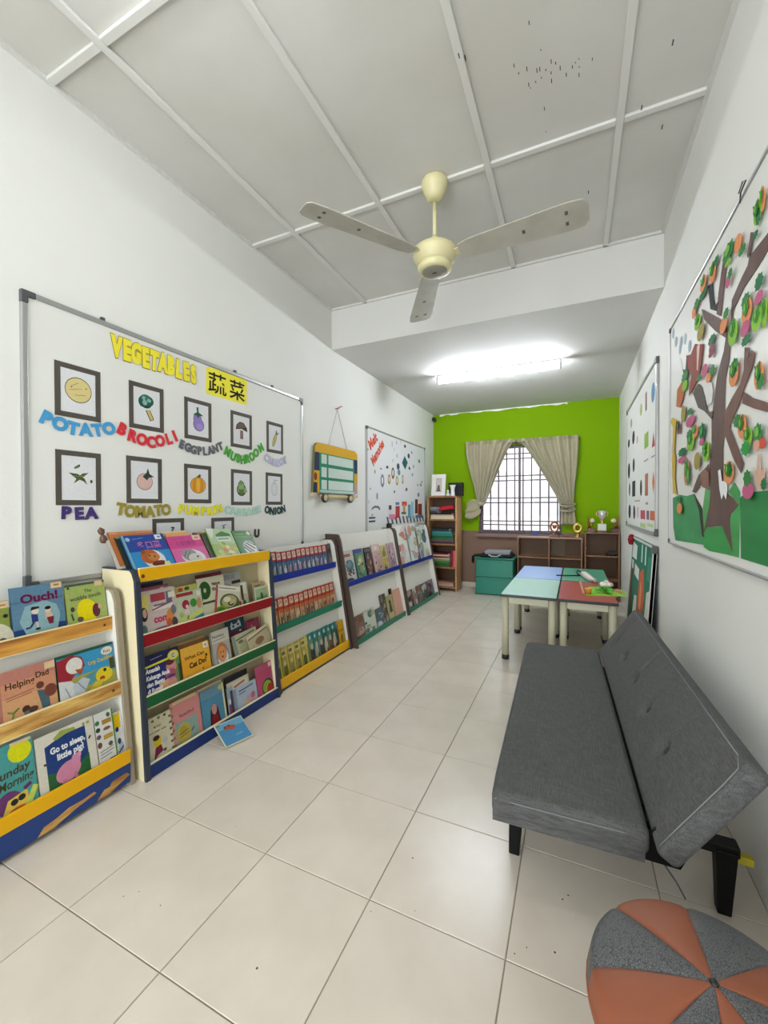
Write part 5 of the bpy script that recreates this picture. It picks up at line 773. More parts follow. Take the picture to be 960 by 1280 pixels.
nl = thing('wall_nail', 'nail with pink ribbon holding the bus chart string', 'nail', (XL, 3.28, 2.094))
MB().tube([(XL, 3.28, 2.095), (XL + .03, 3.28, 2.097)], .004, 8).build('nail_shaft', mat('dark_steel', '3a3032', .4, metal=.8), nl)
MB().tube([(XL + .02, 3.24, 2.085), (XL + .022, 3.28, 2.098), (XL + .02, 3.33, 2.125), (XL + .015, 3.36, 2.132)], .0045, 6).build('ribbon', pc('b06a7c', .7), nl)

# second whiteboard: cut-outs ------------------------------------
def flat(name, pts, col, k, par, side='L', t=.0008):
    if side == 'L': x0 = XL + .0122 + k * .0003; a, b_ = x0, x0 + t
    else: x1 = XR - .0122 - k * .0003; a, b_ = x1 - t, x1
    return yz(pts, a, b_, name, pc(col, .75), par)
def ellp(y, z, ry, rz, n=14, rot=0):
    a = R(rot); return [(y + ry * cos(2 * PI * i / n) * cos(a) - rz * sin(2 * PI * i / n) * sin(a), z + ry * cos(2 * PI * i / n) * sin(a) + rz * sin(2 * PI * i / n) * cos(a)) for i in range(n)]
flat('paper_sheet', [(3.885, 1.005), (5.685, .99), (5.685, 2.025), (3.885, 2.025)], 'd9dadc', 0, wb2)
rng = random.Random(6)
for i, (y, z, ry, rz, c) in enumerate(DATA['b2dots']):
    flat('paper_cut_out', ellp(y, z, max(ry, .012), rz, 9 if i else 4, rng.uniform(-12, 12)), c, 4 + i % 3, wb2)
for (y, z), ry, rz, c in DATA['b2rings']:
    m = MB(); o = ellp(y, z, ry, rz, 18); i_ = ellp(y, z + .004, ry * .52, rz * .55, 18); x0 = XL + .014
    vs = [(x0, *p) for p in o] + [(x0, *p) for p in i_] + [(x0 + .001, *p) for p in o] + [(x0 + .001, *p) for p in i_]; n = 18; fs = []
    for k in range(n):
        j = (k + 1) % n; fs += [(k + 2 * n, j + 2 * n, j + 3 * n, k + 3 * n), (k, j, j + 2 * n, k + 2 * n), (k + n, j + n, j + 3 * n, k + 3 * n)]
    m.add(vs, fs, False).build('paper_ring', pc(c, .75), wb2)
for s, ((ya, za), (yb, zb)) in zip(('Melt', 'Memories'), DATA['b2words']):
    ang = math.degrees(math.atan2(zb - za, yb - ya)); L_ = math.hypot(yb - ya, zb - za)
    put('painted_word', Art(1, 1).draw([('t', s, 0, 0, .15, 'c8553c', dict(bold=.05, rot=ang, fit=L_))]).mesh('painted_word', PAPER), wb2, MW[wb2.name].inverted() @ left_frame(ya, za - .03, XL + .0138))
flat('paper_arch', DATA['b2arrow'], '66666c', 4, wb2)
(ya, za), (yb, zb) = DATA['b2label']
for a in (0, .62): flat('name_label', [(ya, zb + (za - zb) * a), (yb, zb + (za - zb) * a), (yb, zb + (za - zb) * (a + .34)), (ya, zb + (za - zb) * (a + .34))], '4a4a50', 4, wb2)
for i, (pts, c) in enumerate(DATA['b2fig']): flat('paper_figure', pts, c, 4 + i % 3, wb2)
for i in range(11):
    y = 4.36 + i * .122; flat('striped_pennant', [(y, 1.075), (y + .045, 1.075), (y + .09, .985), (y + .045, .985)], '3f4048', 4, wb2)
B(XL + .013, 4.36, .895, XL + .04, 4.46, 1.0).build('board_eraser', mat('black_felt', '1c1c1e', .9), wb2, bevel=.004)

# third whiteboard: letters and shapes ---------------------------
flat('paper_sheet', [(3.40, 1.03), (5.10, 1.03), (5.10, 2.17), (3.40, 2.17)], 'dcdcd8', 0, wb3, 'R')
for i, (y, z, ry, rz, c, k) in enumerate(DATA['b3']):
    ry = max(ry, .02); e = 4 + i % 3
    if k == 'e': pts = ellp(y, z, ry, rz, 12)
    elif k == 'r': pts = [(y - ry, z - rz), (y + ry, z - rz), (y + ry, z + rz), (y - ry, z + rz)]
    elif k == 't': pts = [(y - ry, z - rz), (y + ry, z - rz), (y, z + rz)]
    else: pts = [(y, z - rz), (y + ry, z), (y, z + rz), (y - ry, z)]
    flat('paper_shape', pts, c, e, wb3, 'R')

# paper tree collage on the right wall ---------------------------
greens = {}
for i, (nm, pts, c) in enumerate(DATA['mural']):  # the strip beside the root is a black-brown paper piece
    o_ = flat(nm, pts, c, 1 + i, mural, 'R', .0011)
    if nm.startswith('grass'): o_.data.materials[0] = mat('painted_' + c, c, .7, noise=.22, scale=5, stretch=(1, .6, 2.2), bump=.1)
    elif nm in ('trunk', 'branch'): o_.data.materials[0] = mat('painted_' + c, c, .75, noise=.22, scale=7, stretch=(1, 2.5, .5), bump=.1)
bk_ = mural
fm = {}
for i, (y, z, ry, rz, c, rot) in enumerate(DATA['fruit']):
    nm = 'paper_leaf' if c in ('2e7a36', '1f6b3c', '1f8a3a') else 'paper_fruit'
    n = 16; pts = []
    for k in range(n):
        a = 2 * PI * k / n; p = 1.0 if nm == 'paper_fruit' else (1 - .22 * (k % 2))
        pts.append((y + ry * p * cos(a), z + rz * p * sin(a)))
    fr_ = flat(nm, pts, c, 30 + i % 9, mural, 'R', .0012)
    if rz > .03:
        kk = {'d98a52': 'b5622c', '2e7a36': '6fb03c', '7fb52e': '4c8a24', 'b8577c': 'd88aa4', '1f6b3c': '3f9a50'}.get(c)
        if nm == 'paper_fruit' and c != '9a8a45':
            lf = [(y + ry * u_, z + rz * (.18 + .72 * v_)) for u_, v_ in ((0, -.75), (.35, -.45), (.62, 0), (.5, .5), (.75, .95), (.1, .7), (-.55, 1.05), (-.4, .4), (-.66, .05), (-.3, -.45))]
            l2 = flat('paper_leaf', lf, '2a6e30' if i % 2 else '3a8a34', 44 + i % 5, fr_, 'R', .0009); kk = None
            flat('leaf_vein', ellp(y + ry * .02, z + rz * .3, ry * .2, rz * .34, 8), '6fae3c', 52, fr_, 'R', .0009)
        if kk: flat('paper_vein', ellp(y, z + rz * .1, ry * .42, rz * .5, 10), kk, 41 + i % 4, fr_, 'R', .0008)
for i, (y, z) in enumerate(DATA['clouds']): flat('paper_cloud', ellp(y, z - .02, .03, .028, 9), 'a4b4c0', 2 + i % 3, mural, 'R')
hk = put('wire_hook', MB().tube([(XR - .022, 1.76, 2.20), (XR - .026, 1.74, 2.222), (XR - .024, 1.70, 2.235), (XR - .024, 1.73, 2.25), (XR - .02, 1.78, 2.245)], .0022, 6).mesh('wire_hook', mat('dark_steel', '3a3032', .4, metal=.8), MW[mural.name].inverted()), mural)

# green notice board leaning against the right wall --------------
nbm = thing('notice_board', 'green notice board leaning against the right wall behind the sofa', 'notice board', (XR - .09, 3.885, 0))
ang = math.atan2(.055, .88); Mb = right_frame(4.45, .004, XR - .085, ang)
Mb = MW[nbm.name].inverted() @ Mb
bw_, bh_ = 1.13, .915
MB().box(0, 0, -.018, bw_, bh_, 0).build('panel', mat('green_felt', '1f6a54', .9, noise=.06, scale=40), nbm, Mb, world=False)
for a in ((0, 0, bw_, .018), (0, bh_ - .018, bw_, bh_), (0, .018, .018, bh_ - .018), (bw_ - .018, .018, bw_, bh_ - .018)):
    MB().box(a[0], a[1], -.022, a[2], a[3], .006).build('frame_rail', mat('pale_frame', 'c6c8c2', .4), nbm, Mb, world=False, bevel=.002)
MB().box(bw_ - .05, bh_ - .05, -.023, bw_ + .002, bh_ + .002, .008).build('corner_cap', cornerm, nbm, Mb, world=False, bevel=.003)
rng = random.Random(8)
pcs = [('p', [(.06, .80), (.3, .80), (.3, .93), (.06, .95)], 'd0d2d0'), ('p', [(.25, .66), (.48, .64), (.48, .74), (.25, .76)], 'd8d6d0'), ('p', [(.5, .35), (.72, .35), (.78, .55), (.68, .78), (.52, .72)], 'c2623c'), ('p', [(.58, .42), (.66, .42), (.66, .62), (.58, .66)], 'd8906a'), ('p', [(.84, .30), (.98, .34), (.98, .66), (.86, .62)], 'cfcdc0'), ('e', .68, .25, .2, .16, '7fc63c'), ('p', [(.5, .16), (.9, .18), (.84, .3), (.56, .3)], '70b838'), ('p', [(.3, .3), (.5, .3), (.46, .5), (.34, .48)], 'd2cfc0'), ('p', [(.05, .05), (.3, .05), (.26, .34), (.1, .4)], '4a5a34'), ('p', [(.04, .34), (.16, .36), (.14, .7), (.04, .66)], '6a5038'), ('p', [(.1, .7), (.2, .7), (.2, .78), (.1, .78)], 'c8cac8'), ('p', [(.34, .08), (.5, .1), (.46, .26), (.36, .24)], '3a4a30'), ('p', [(.84, .72), (.96, .72), (.96, .9), (.84, .9)], '2f8466'), ('p', [(.56, .82), (.62, .82), (.6, .97), (.54, .97)], '9fd0c4'), ('p', [(.72, .82), (.78, .82), (.76, .97), (.7, .97)], '9fd0c4')]
for i, o in enumerate(pcs):
    if o[0] == 'p': pts = [(x * bw_, y * bh_) for x, y in o[1]]; c = o[2]
    else: pts = ellp(o[1] * bw_, o[2] * bh_, o[3] * bw_, o[4] * bh_); c = o[5]
    MB().prism(pts, .0003 + i * .0003, .0012 + i * .0003).build('pinned_paper', pc(c, .75), nbm, Mb, world=False)
bow = MB()
for k in range(5):
    a = 2 * PI * k / 5; bow.ball((.05 + .03 * cos(a), bh_ - .03 + .03 * sin(a), .02), .022, 10)
bow.ball((.05, bh_ - .03, .035), .014, 8); bow.build('red_bow', pc('8a1420', .6), nbm, Mb, world=False)

# ================================================================ FAR END
woodm = mat('orange_wood', '9a6a40', .5, noise=.2, scale=9, stretch=(1, 1, .12), tint='7c5030'); woodl = mat('light_wood_edge', 'b58a5c', .5, noise=.12, scale=12, stretch=(1, 1, .15))
dwood = mat('reddish_brown_laminate', '7d5638', .45, noise=.18, scale=8, stretch=(.2, 1, 1)); dwoodi = mat('dark_brown_laminate', '5f4020', .55, noise=.15, scale=8, stretch=(.2, 1, 1))
def carcass(name, label, x0, x1, y0, y1, z1, levels, mside, mshelf, mback, th=.02, dividers=(), kick=.0, top_over=.0, edge=None):
    t = thing(name, label, 'bookshelf', ((x0 + x1) / 2, (y0 + y1) / 2, 0))
    B(x0, y0, 0, x0 + th, y1, z1 - th).build('side_panel', mside, t, bevel=.002); B(x1 - th, y0, 0, x1, y1, z1 - th).build('side_panel', mside, t, bevel=.002)
    B(x0 - top_over, y0 - top_over, z1 - th, x1 + top_over, y1, z1).build('top_board', edge or mshelf, t, bevel=.002)
    B(x0 + th, y1 - .008, .0, x1 - th, y1, z1 - th).build('back_panel', mback, t)
    xs = [x0 + th] + [v for d in dividers for v in (d - th / 2, d + th / 2)] + [x1 - th]
    for z in levels:
        for a, b in zip(xs[::2], xs[1::2]): B(a, y0 + .006, z - th, b, y1 - .008, z).build('shelf_board', mshelf, t, bevel=.0015)
    for d in dividers: B(d - th / 2, y0 + .002, 0, d + th / 2, y1 - .008, z1 - th).build('divider', mside, t, bevel=.002)
    return t
# tall bookcase in the left corner
bc = carcass('bookcase', 'tall narrow wooden bookcase in the far left corner', -1.935, -1.502, 5.665, 5.945, 1.345, (.06, .338, .668, 1.015), woodl, woodm, dwoodi, .022, edge=woodm)
def stack(x0, x1, y0, z, items, where, group):
    z += .0008
    for i, (c, h, dx, w_, ds) in enumerate(items):
        o = thing('stacked_book', f'{ds} {where}', 'book', ((x0 + dx + x0 + dx + w_) / 2, y0 + .1, z), group=group)
        a = x0 + dx
        MB().box(a, y0, z, a + w_, y0 + .19, z + .0018).box(a, y0, z + h - .0018, a + w_, y0 + .19, z + h).box(a, y0, z, a + w_, y0 + .002, z + h).build('cover', pc(c), o)
        B(a + .003, y0 + .002, z + .0018, a + w_ - .003, y0 + .187, z + h - .0018).build('pages', pc('ddd5c2', .8), o)
        z += h + .0004
    return z
g = 'books stacked in the corner bookcase'
z = stack(-1.90, -1.53, 5.69, 1.015, [('cfc3a8', .045, .01, .34, 'thick cream book'), ('c8a890', .02, .015, .33, 'tan book'), ('2a2a34', .022, .02, .30, 'black book under the red one')], 'on the top shelf of the corner bookcase', g)
o = thing('stacked_book', 'red book tilted on the pile on the top shelf of the bookcase', 'book', (-1.66, 5.78, z), group=g)
Mt = Matrix.Translation((-1.745, 5.69, z + .002)) @ Matrix.Rotation(R(-8), 4, 'Y'); Mt = MW[o.name].inverted() @ Mt @ Matrix.Translation((0, 0, .032))
MB().box(0, 0, 0, .2, .19, .002).box(0, 0, .052, .2, .19, .055).box(0, 0, 0, .2, .002, .055).build('cover', pc('b01624'), o, Mt, world=False); MB().box(.002, .003, .002, .197, .187, .052).build('pages', pc('b8606a', .8), o, Mt, world=False)
stack(-1.90, -1.75, 5.69, z, [('3a3a48', .03, .0, .12, 'dark grey book left of the red one'), ('6a7080', .025, .005, .11, 'slate book left of the red one'), ('8a8a94', .03, .01, .09, 'small grey book left of the red one')], 'on the top shelf of the corner bookcase', g)
stack(-1.90, -1.53, 5.69, .668, [('4a2a4a', .03, .0, .36, 'dark purple book, lowest'), ('6a5a3c', .028, .01, .34, 'brown book, second from bottom'), ('2c6a44', .026, .02, .32, 'green book, third from bottom'), ('1f5a3c', .024, .03, .30, 'dark green book, fourth from bottom'), ('2f7a70', .034, .02, .31, 'teal book, fifth from bottom'), ('3f8a84', .03, .03, .29, 'light teal book, sixth from bottom'), ('1c2a2a', .04, .02, .26, 'black book, topmost')], 'in the second shelf stack of the bookcase', g)
stack(-1.90, -1.60, 5.69, .338, [('2a5a2c', .05, .0, .29, 'dark green book, lowest'), ('3a7a34', .03, .0, .29, 'mid green book, second from bottom'), ('8a8a70', .025, .01, .28, 'grey-green book, third from bottom'), ('c8b89a', .02, .01, .28, 'cream book, fourth from bottom'), ('7a2430', .022, .0, .28, 'dark red book, fifth from bottom'), ('d0c0a0', .024, .01, .27, 'pale cream book, sixth from bottom'), ('6a2030', .02, .0, .27, 'wine red book, topmost')], 'in the third shelf stack of the bookcase', g)
for x, c, d in ((-1.585, 'b8122c', 'bright red'), (-1.557, 'd0304a', 'pinkish red')):
    o = tag(put('upright_book', B(x, 5.69, .3385, x + .024, 5.86, .575).mesh('upright_book', pc(c))), f'{d} book standing upright at the right of the third bookcase shelf', 'book')
    B(x + .003, 5.6895, .342, x + .021, 5.691, .571).build('spine_band', pc('8a1020' if c[0] == 'b' else 'e0808a'), o)
stack(-1.88, -1.53, 5.70, .06, [('b8a890', .03, .0, .32, 'beige book, lower of two'), ('c08a7a', .024, .03, .28, 'salmon book, upper of two')], 'on the bottom shelf of the bookcase', g)
pf = thing('photo_frame', 'white photo frame standing on the corner bookcase', 'photo frame', (-1.79, 5.75, 1.345))
Mf = MW[pf.name].inverted() @ far_frame(-1.885, 1.3515, 5.70) @ Matrix.Rotation(R(-8), 4, 'X')
f = MB(); f.box(0, 0, -.014, .205, .032, .006).box(0, .278, -.014, .205, .31, .006).box(0, .032, -.014, .032, .278, .006).box(.173, .032, -.014, .205, .278, .006)
f.build('frame_moulding', pc('dcdad4', .4), pf, Mf, world=False, bevel=.002)
put('photograph', Art(.141, .246).draw([('r', 0, 0, 1, 1, 'd8d4ce'), ('r', .22, .1, .8, .9, '9a9490'), ('r', .27, .14, .75, .86, 'b8b0aa'), ('e', .5, .6, .14, .1, 'c8b09c'), ('p', [(.34, .2), (.66, .2), (.6, .5), (.42, .5)], '5a5458'), ('r', .3, .14, .7, .2, '6a3a34')]).mesh('photograph', PAPER, -.004), pf, Mf @ Matrix.Translation((.032, .032, 0)))
MB().prism([(0, .012), (.09, .02), (.02, .2)], -.003, .003).build('stand_leg', pc('c8c4bc', .5), pf, Mf @ Matrix.Translation((.10, 0, -.014)) @ Matrix.Rotation(PI / 2, 4, 'Y'), world=False)
bb = thing('black_box', 'black square box on the corner bookcase behind the white cup', 'box', (-1.55, 5.80, 1.345))
B(-1.655, 5.79, 1.345, -1.455, 5.88, 1.535).build('box_body', pc('141416', .5), bb, bevel=.003); B(-1.657, 5.788, 1.50, -1.453, 5.882, 1.537).build('box_lid', pc('1c1c20', .5), bb, bevel=.003)
cupm = mat('white_ceramic', 'dcdedc', .25)
cu = thing('white_cup', 'white flared cup on the corner bookcase before the black box', 'cup', (-1.575, 5.72, 1.345))
MB().lathe([(.03, 1.345), (.032, 1.352), (.028, 1.40), (.026, 1.43), (.034, 1.47), (.046, 1.50), (.043, 1.50), (.031, 1.468), (.022, 1.43), (.024, 1.36)], 22, (-1.575, 5.72, 0)).build('cup_body', cupm, cu)
MB().lathe([(.034, 1.345), (.036, 1.349), (.03, 1.353)], 22, (-1.575, 5.72, 0)).build('cup_foot', cupm, cu)
cw = thing('white_figurine', 'small white figurine beside the cup on the bookcase', 'figurine', (-1.64, 5.71, 1.345))
MB().lathe([(.026, 1.345), (.03, 1.36), (.022, 1.385), (.014, 1.40)], 16, (-1.64, 5.71, 0)).build('body', cupm, cw); MB().ball((-1.64, 5.71, 1.415), .019, 12).build('head', cupm, cw)

# green drawer cabinet with bag
gp = mat('green_plastic', '0c7560', .38); gpd = mat('green_plastic_dark', '0a5a4a', .4)
dc = thing('drawer_cabinet', 'green plastic two-drawer cabinet below the window', 'cabinet', (-.98, 5.85, 0))
B(-1.236, 5.655, .0, -.735, 6.09, .485).build('cabinet_body', gpd, dc, bevel=.008)
for z0_, z1_ in ((.012, .238), (.246, .478)):
    dr = B(-1.228, 5.635, z0_, -.743, 5.657, z1_).build('drawer_front', gp, dc, bevel=.006)
    B(-1.10, 5.628, z1_ - .03, -.85, 5.637, z1_ - .018).build('drawer_handle', gp, dr, bevel=.003)
B(-1.25, 5.63, .485, -.722, 6.10, .503).build('top_lid', gp, dc, bevel=.006)
bg = thing('laptop_bag', 'black and grey bag lying on the green drawer cabinet', 'bag', (-.97, 5.80, .503))
B(-1.19, 5.665, .5045, -.76, 5.98, .545).build('bag_body', pc('17171a', .8), bg, bevel=.018, seg=3)
B(-1.13, 5.70, .54, -.79, 5.97, .592).build('bag_flap', mat('grey_nylon', '85868c', .7, noise=.1, scale=60), bg, bevel=.016, seg=3)
MB().tube([(-1.06, 5.668, .53), (-1.05, 5.645, .548), (-1.02, 5.632, .524), (-.94, 5.632, .524), (-.91, 5.645, .548), (-.90, 5.668, .53)], .009, 8).build('bag_handle', pc('a8a8aa', .6), bg)
MB().tube([(-1.18, 5.70, .53), (-1.240, 5.66, .530), (-1.278, 5.66, .510), (-1.282, 5.665, .44), (-1.280, 5.70, .42), (-1.280, 5.72, .46), (-1.274, 5.74, .522), (-1.2, 5.76, .53)], .013, 8).build('shoulder_strap', pc('101012', .8), bg)

# two low open shelf units
sA = carcass('low_shelf_unit', 'wide low brown shelf unit with four open compartments under the window', -.715, .088, 5.865, 6.075, .785, (.06, .27, .518), dwood, dwood, dwoodi, .018, (-.313,), edge=mat('pinkish_top', '9c7460', .45))
B(-.30, 6.05, .53, -.12, 6.066, .755).build('panel_patch', mat('greyish_brown', '6a5a44', .6), sA)
sB = carcass('low_shelf_unit', 'narrower brown shelf unit with trophies beside the right wall', .110, .505, 5.865, 6.135, .865, (.06, .27, .57), dwood, dwood, dwoodi, .018)
bl = thing('black_toy_car', 'small black object in the top compartment of the trophy shelf unit', 'toy', (.43, 5.93, .57))
MB().prism([(.345, .580), (.350, .602), (.380, .612), (.395, .632), (.448, .634), (.465, .612), (.484, .606), (.484, .580)], 5.90, 5.96, 'y').build('body', pc('1c1e1e', .4), bl, bevel=.004)
for x in (.372, .458): MB().tube([(x, 5.895, .583), (x, 5.965, .583)], .0128, 12).build('wheel', pc('0e0e0e', .6), bl)

bronze = mat('bronze', '9a5c3a', .35, metal=.7); goldm = mat('gold_plastic', 'd2b060', .3, metal=.6); basem = mat('trophy_base', '5a2c24', .35); silver = mat('silver_plastic', 'd2d2cc', .25, metal=.5); cork = pc('d8cfae', .6)
def lath(t, name, prof, c, m, n=20): return MB().lathe(prof, n, c).build(name, m, t)
def torus(t, name, c, r, r2, m, axis='y', sq=1.0):
    pts = [(c[0] + r * cos(2 * PI * i / 20), c[1], c[2] + r * sq * sin(2 * PI * i / 20)) for i in range(20)]
    return MB().tube(pts, r2, 8, True).build(name, m, t)
z = .785
t1 = thing('trophy', 'bronze trophy with an oval ring on the low shelf before the window', 'trophy', (-.25, 5.95, z), group='trophies on the low shelves')
B(-.305, 5.91, z, -.195, 5.99, z + .028).build('base', basem, t1, bevel=.004); lath(t1, 'stem', [(.034, .028), (.03, .036), (.012, .05), (.01, .075)], (-.25, 5.95, z), bronze)
torus(t1, 'ring', (-.25, 5.95, z + .135), .048, .013, bronze, sq=1.3); MB().ball((-.25, 5.95, z + .135), .026, 12).build('figure', bronze, t1); MB().ball((-.25, 5.95, z + .205), .013, 10).build('finial', bronze, t1)
t2 = thing('trophy', 'small gold ring trophy at the right end of the wide low shelf', 'trophy', (.03, 5.96, z), group='trophies on the low shelves')
lath(t2, 'base', [(.03, 0), (.032, .01), (.018, .02), (.01, .06)], (.03, 5.96, z), goldm); torus(t2, 'ring', (.03, 5.96, z + .125), .042, .018, goldm, sq=1.15); MB().ball((.03, 5.96, z + .185), .014, 10).build('finial', goldm, t2)
z = .865
for x, lab, flip in ((.185, 'brown trophy with a white ball, leftmost on the taller shelf unit', 1), (.455, 'brown trophy with a white ball, nearest the right wall', -1)):
    tr = thing('trophy', lab, 'trophy', (x, 5.95, z), group='trophies on the low shelves')
    B(x - .045, 5.91, z, x + .045, 5.99, z + .05).build('base', basem, tr, bevel=.004)
    MB().tube([(x - .02 * flip, 5.95, z + .05), (x - .03 * flip, 5.95, z + .11), (x - .035 * flip, 5.95, z + .17), (x - .04 * flip, 5.95, z + .21)], [.016, .012, .009, .004], 8).build('column', bronze, tr)
    MB().tube([(x, 5.95, z + .05), (x + .01 * flip, 5.95, z + .115)], .008, 8).build('prong', bronze, tr)
    MB().ball((x + .015 * flip, 5.95, z + .145), .03, 14).build('ball', cork, tr)
t4 = thing('trophy', 'silver cup trophy on white plinth between the brown ones', 'trophy', (.31, 5.95, z), group='trophies on the low shelves')
B(.255, 5.905, z, .365, 5.995, z + .02).build('base', basem, t4, bevel=.003); B(.262, 5.912, z + .02, .358, 5.988, z + .105).build('plinth', pc('d2d4ce', .4), t4, bevel=.004)
lath(t4, 'stem', [(.02, .105), (.014, .115), (.008, .135), (.014, .15)], (.31, 5.95, z), goldm); lath(t4, 'cup', [(.014, .15), (.03, .175), (.042, .215), (.05, .275), (.045, .275), (.036, .215), (.01, .165)], (.31, 5.95, z), silver)
MB().tube([(.357, 5.95, z + .26), (.375, 5.95, z + .25), (.37, 5.95, z + .21), (.348, 5.95, z + .20)], .006, 8).build('handle', goldm, t4); MB().tube([(.263, 5.95, z + .26), (.245, 5.95, z + .25), (.25, 5.95, z + .21), (.272, 5.95, z + .20)], .006, 8).build('handle', goldm, t4)
cb = thing('blue_toy_block', 'small blue toy block on the window sill', 'toy', (-.52, 6.125, .80))
B(-.55, 6.118, .8005, -.46, 6.142, .835).build('block', pc('4a5a98', .5), cb, bevel=.003); B(-.53, 6.122, .835, -.49, 6.138, .85).build('stud', pc('4a5a98', .5), cb, bevel=.002)

# curtains -------------------------------------------------------
curt = mat('beige_curtain', 'a9a286', .85, noise=.10, scale=70, bump=.15, bscale=220, sheen=.2)
def curtain(label, xo, xi, xt0, xt1, zt, ztie, zb, tail, sgn):
    """xo, xi: outer and inner top ends; xt0..xt1: gathered width at the tie"""
    t = thing('curtain', label, 'curtain', ((xo + xi) / 2, YF - .07, zb), group='tied-back curtains')
    NP = 7
    def fn(u, v):
        # v: 0 top .. 1 tie
        a, b_ = xo + (xi - xo) * u, xt0 + (xt1 - xt0) * u
        k = v ** (1.9 - 1.3 * u) if v > 0 else 0
        kk = (1 - math.cos(PI * min(1, v))) / 2 * (1 - u) + v * u
        k = kk * .55 + k * .45
        x = a + (b_ - a) * k; z = zt + (ztie - zt) * v
        amp = .034 * (1 - .55 * v) * (1 if v > .04 else .6)
        y = YF - .075 - amp * sin(2 * PI * NP * u + .6 * sin(5 * v)) - .01 * sin(2 * PI * (NP * .5) * u + 1)
        return (x, y, z)
    m = MB().grid(fn, 150, 40); o = m.build('drape', curt, t); sd = o.modifiers.new('thickness', 'SOLIDIFY'); sd.thickness = .003
    hd = MB().grid(lambda u, v: (xo + (xi - xo) * u, YF - .082 - .034 * .6 * sin(2 * PI * NP * u), zt + .002 - .05 * v), 120, 3); h = hd.build('heading_tape', mat('curtain_heading', '958e73', .85), t)
    if tail:
        def ft(u, v):
            w_ = .075 + .02 * v; x = (xt0 + xt1) / 2 - w_ + 2 * w_ * u + .012 * sgn * v; return (x, YF - .08 - .018 * sin(2 * PI * 3.5 * u), ztie - .005 + (zb - ztie) * v)
        o = MB().grid(ft, 60, 14).build('tail', curt, t); sd = o.modifiers.new('thickness', 'SOLIDIFY'); sd.thickness = .003
    return t
cl = curtain('left curtain of the window, tied back with a bow on its left', -1.475, -.765, -1.30, -1.19, 2.150, 1.235, 1.10, False, -1)
cr = curtain('right curtain of the window, tied back and hanging below its tie', .040, -.755, -.02, -.165, 2.145, 1.20, .955, True, 1)
def knot(par, c, name='tie_knot'):
    MB().ball(c, .036, 12, sx=1.5, sy=.7, sz=.8).build(name, curt, par)
knot(cl, (-1.245, YF - .09, 1.235))
for dz, l in ((.02, .21), (-.085, .23)):
    o = MB().grid(lambda u, v: (-1.25 - l * u, YF - .085 - .02 * sin(PI * 2.5 * v) * u, 1.215 + dz - .05 * u + (v - .5) * (.05 + .13 * sin(PI * min(1, u * .85)))), 14, 12).build('bow_loop', curt, cl); sd = o.modifiers.new('thickness', 'SOLIDIFY'); sd.thickness = .004
for k in range(2):
    zz = 1.21 - .065 * k
    MB().tube([(-.185, YF - .105, zz), (-.12, YF - .118, zz - .012), (-.05, YF - .112, zz - .005), (.005, YF - .09, zz + .02)], [.016, .022, .022, .014], 8).build('tie_band', curt, cr)
    MB().tube([(-.17, YF - .128, zz + .012), (-.09, YF - .143, zz + .002), (-.02, YF - .132, zz + .012)], .004, 6).build('tie_cord', pc('2c2a26', .8), cr)
rod = thing('curtain_rod', 'slim dark curtain rod behind the curtain headings', 'curtain rod', (-.72, YF - .04, 2.12))
MB().tube([(-1.49, YF - .016, 2.105), (.055, YF - .016, 2.105)], .007, 10).build('pole', mat('dark_steel', '3a3032', .4, metal=.8), rod)
for x in (-1.47, -.765, .03): B(x - .018, YF - .028, 2.085, x + .018, YF, 2.125).build('bracket', dk, rod, bevel=.003)

# ================================================================ TABLES
tleg = mat('cream_steel', 'b9b59c', .4); tedge = mat('dark_table_edge', '1c2024', .4)
def table(label, x0, x1, y0, y1, H, col):
    t = thing('activity_table', label, 'table', ((x0 + x1) / 2, (y0 + y1) / 2, 0), group='small tables pushed together')
    tp = B(x0, y0, H - .022, x1, y1, H - .0015).build('table_top', tedge, t, bevel=.004)
    B(x0 + .005, y0 + .005, H - .0016, x1 - .005, y1 - .005, H).build('laminate', mat('laminate_' + col, col, .36, noise=.03, scale=3), tp)
    i = .036; r = .026
    for x in (x0 + i, x1 - i):
        for y in (y0 + i, y1 - i - .03):
            lg = MB().tube([(x, y, .03), (x, y, H - .022)], r, 14).build('leg', tleg, t)
            MB().tube([(x, y, 0), (x, y, .034)], r + .0025, 14).build('foot_cap', dk, lg)
    for y in (y0 + i, y1 - i - .03): B(x0 + i + r, y - .009, H - .075, x1 - i - r, y + .009, H - .022).build('apron', tleg, t, bevel=.003)
    for x in (x0 + i, x1 - i): B(x - .009, y0 + i + r, H - .075, x + .009, y1 - i - .03 - r, H - .022).build('apron', tleg, t, bevel=.003)
    return t
TH = .512
table('mint-topped activity table at the near left of the table group', -.530, -.120, 3.300, 4.128, TH, '9fcabc')
table('red-topped activity table at the near right of the table group', -.114, .279, 3.300, 4.128, TH, 'a5424a')
table('blue-topped activity table at the far left of the table group', -.530, -.120, 4.136, 5.0, TH, '90b2ea')
table('green-topped activity table at the far right of the table group', -.114, .279, 4.136, 5.0, TH, '4a9a80')

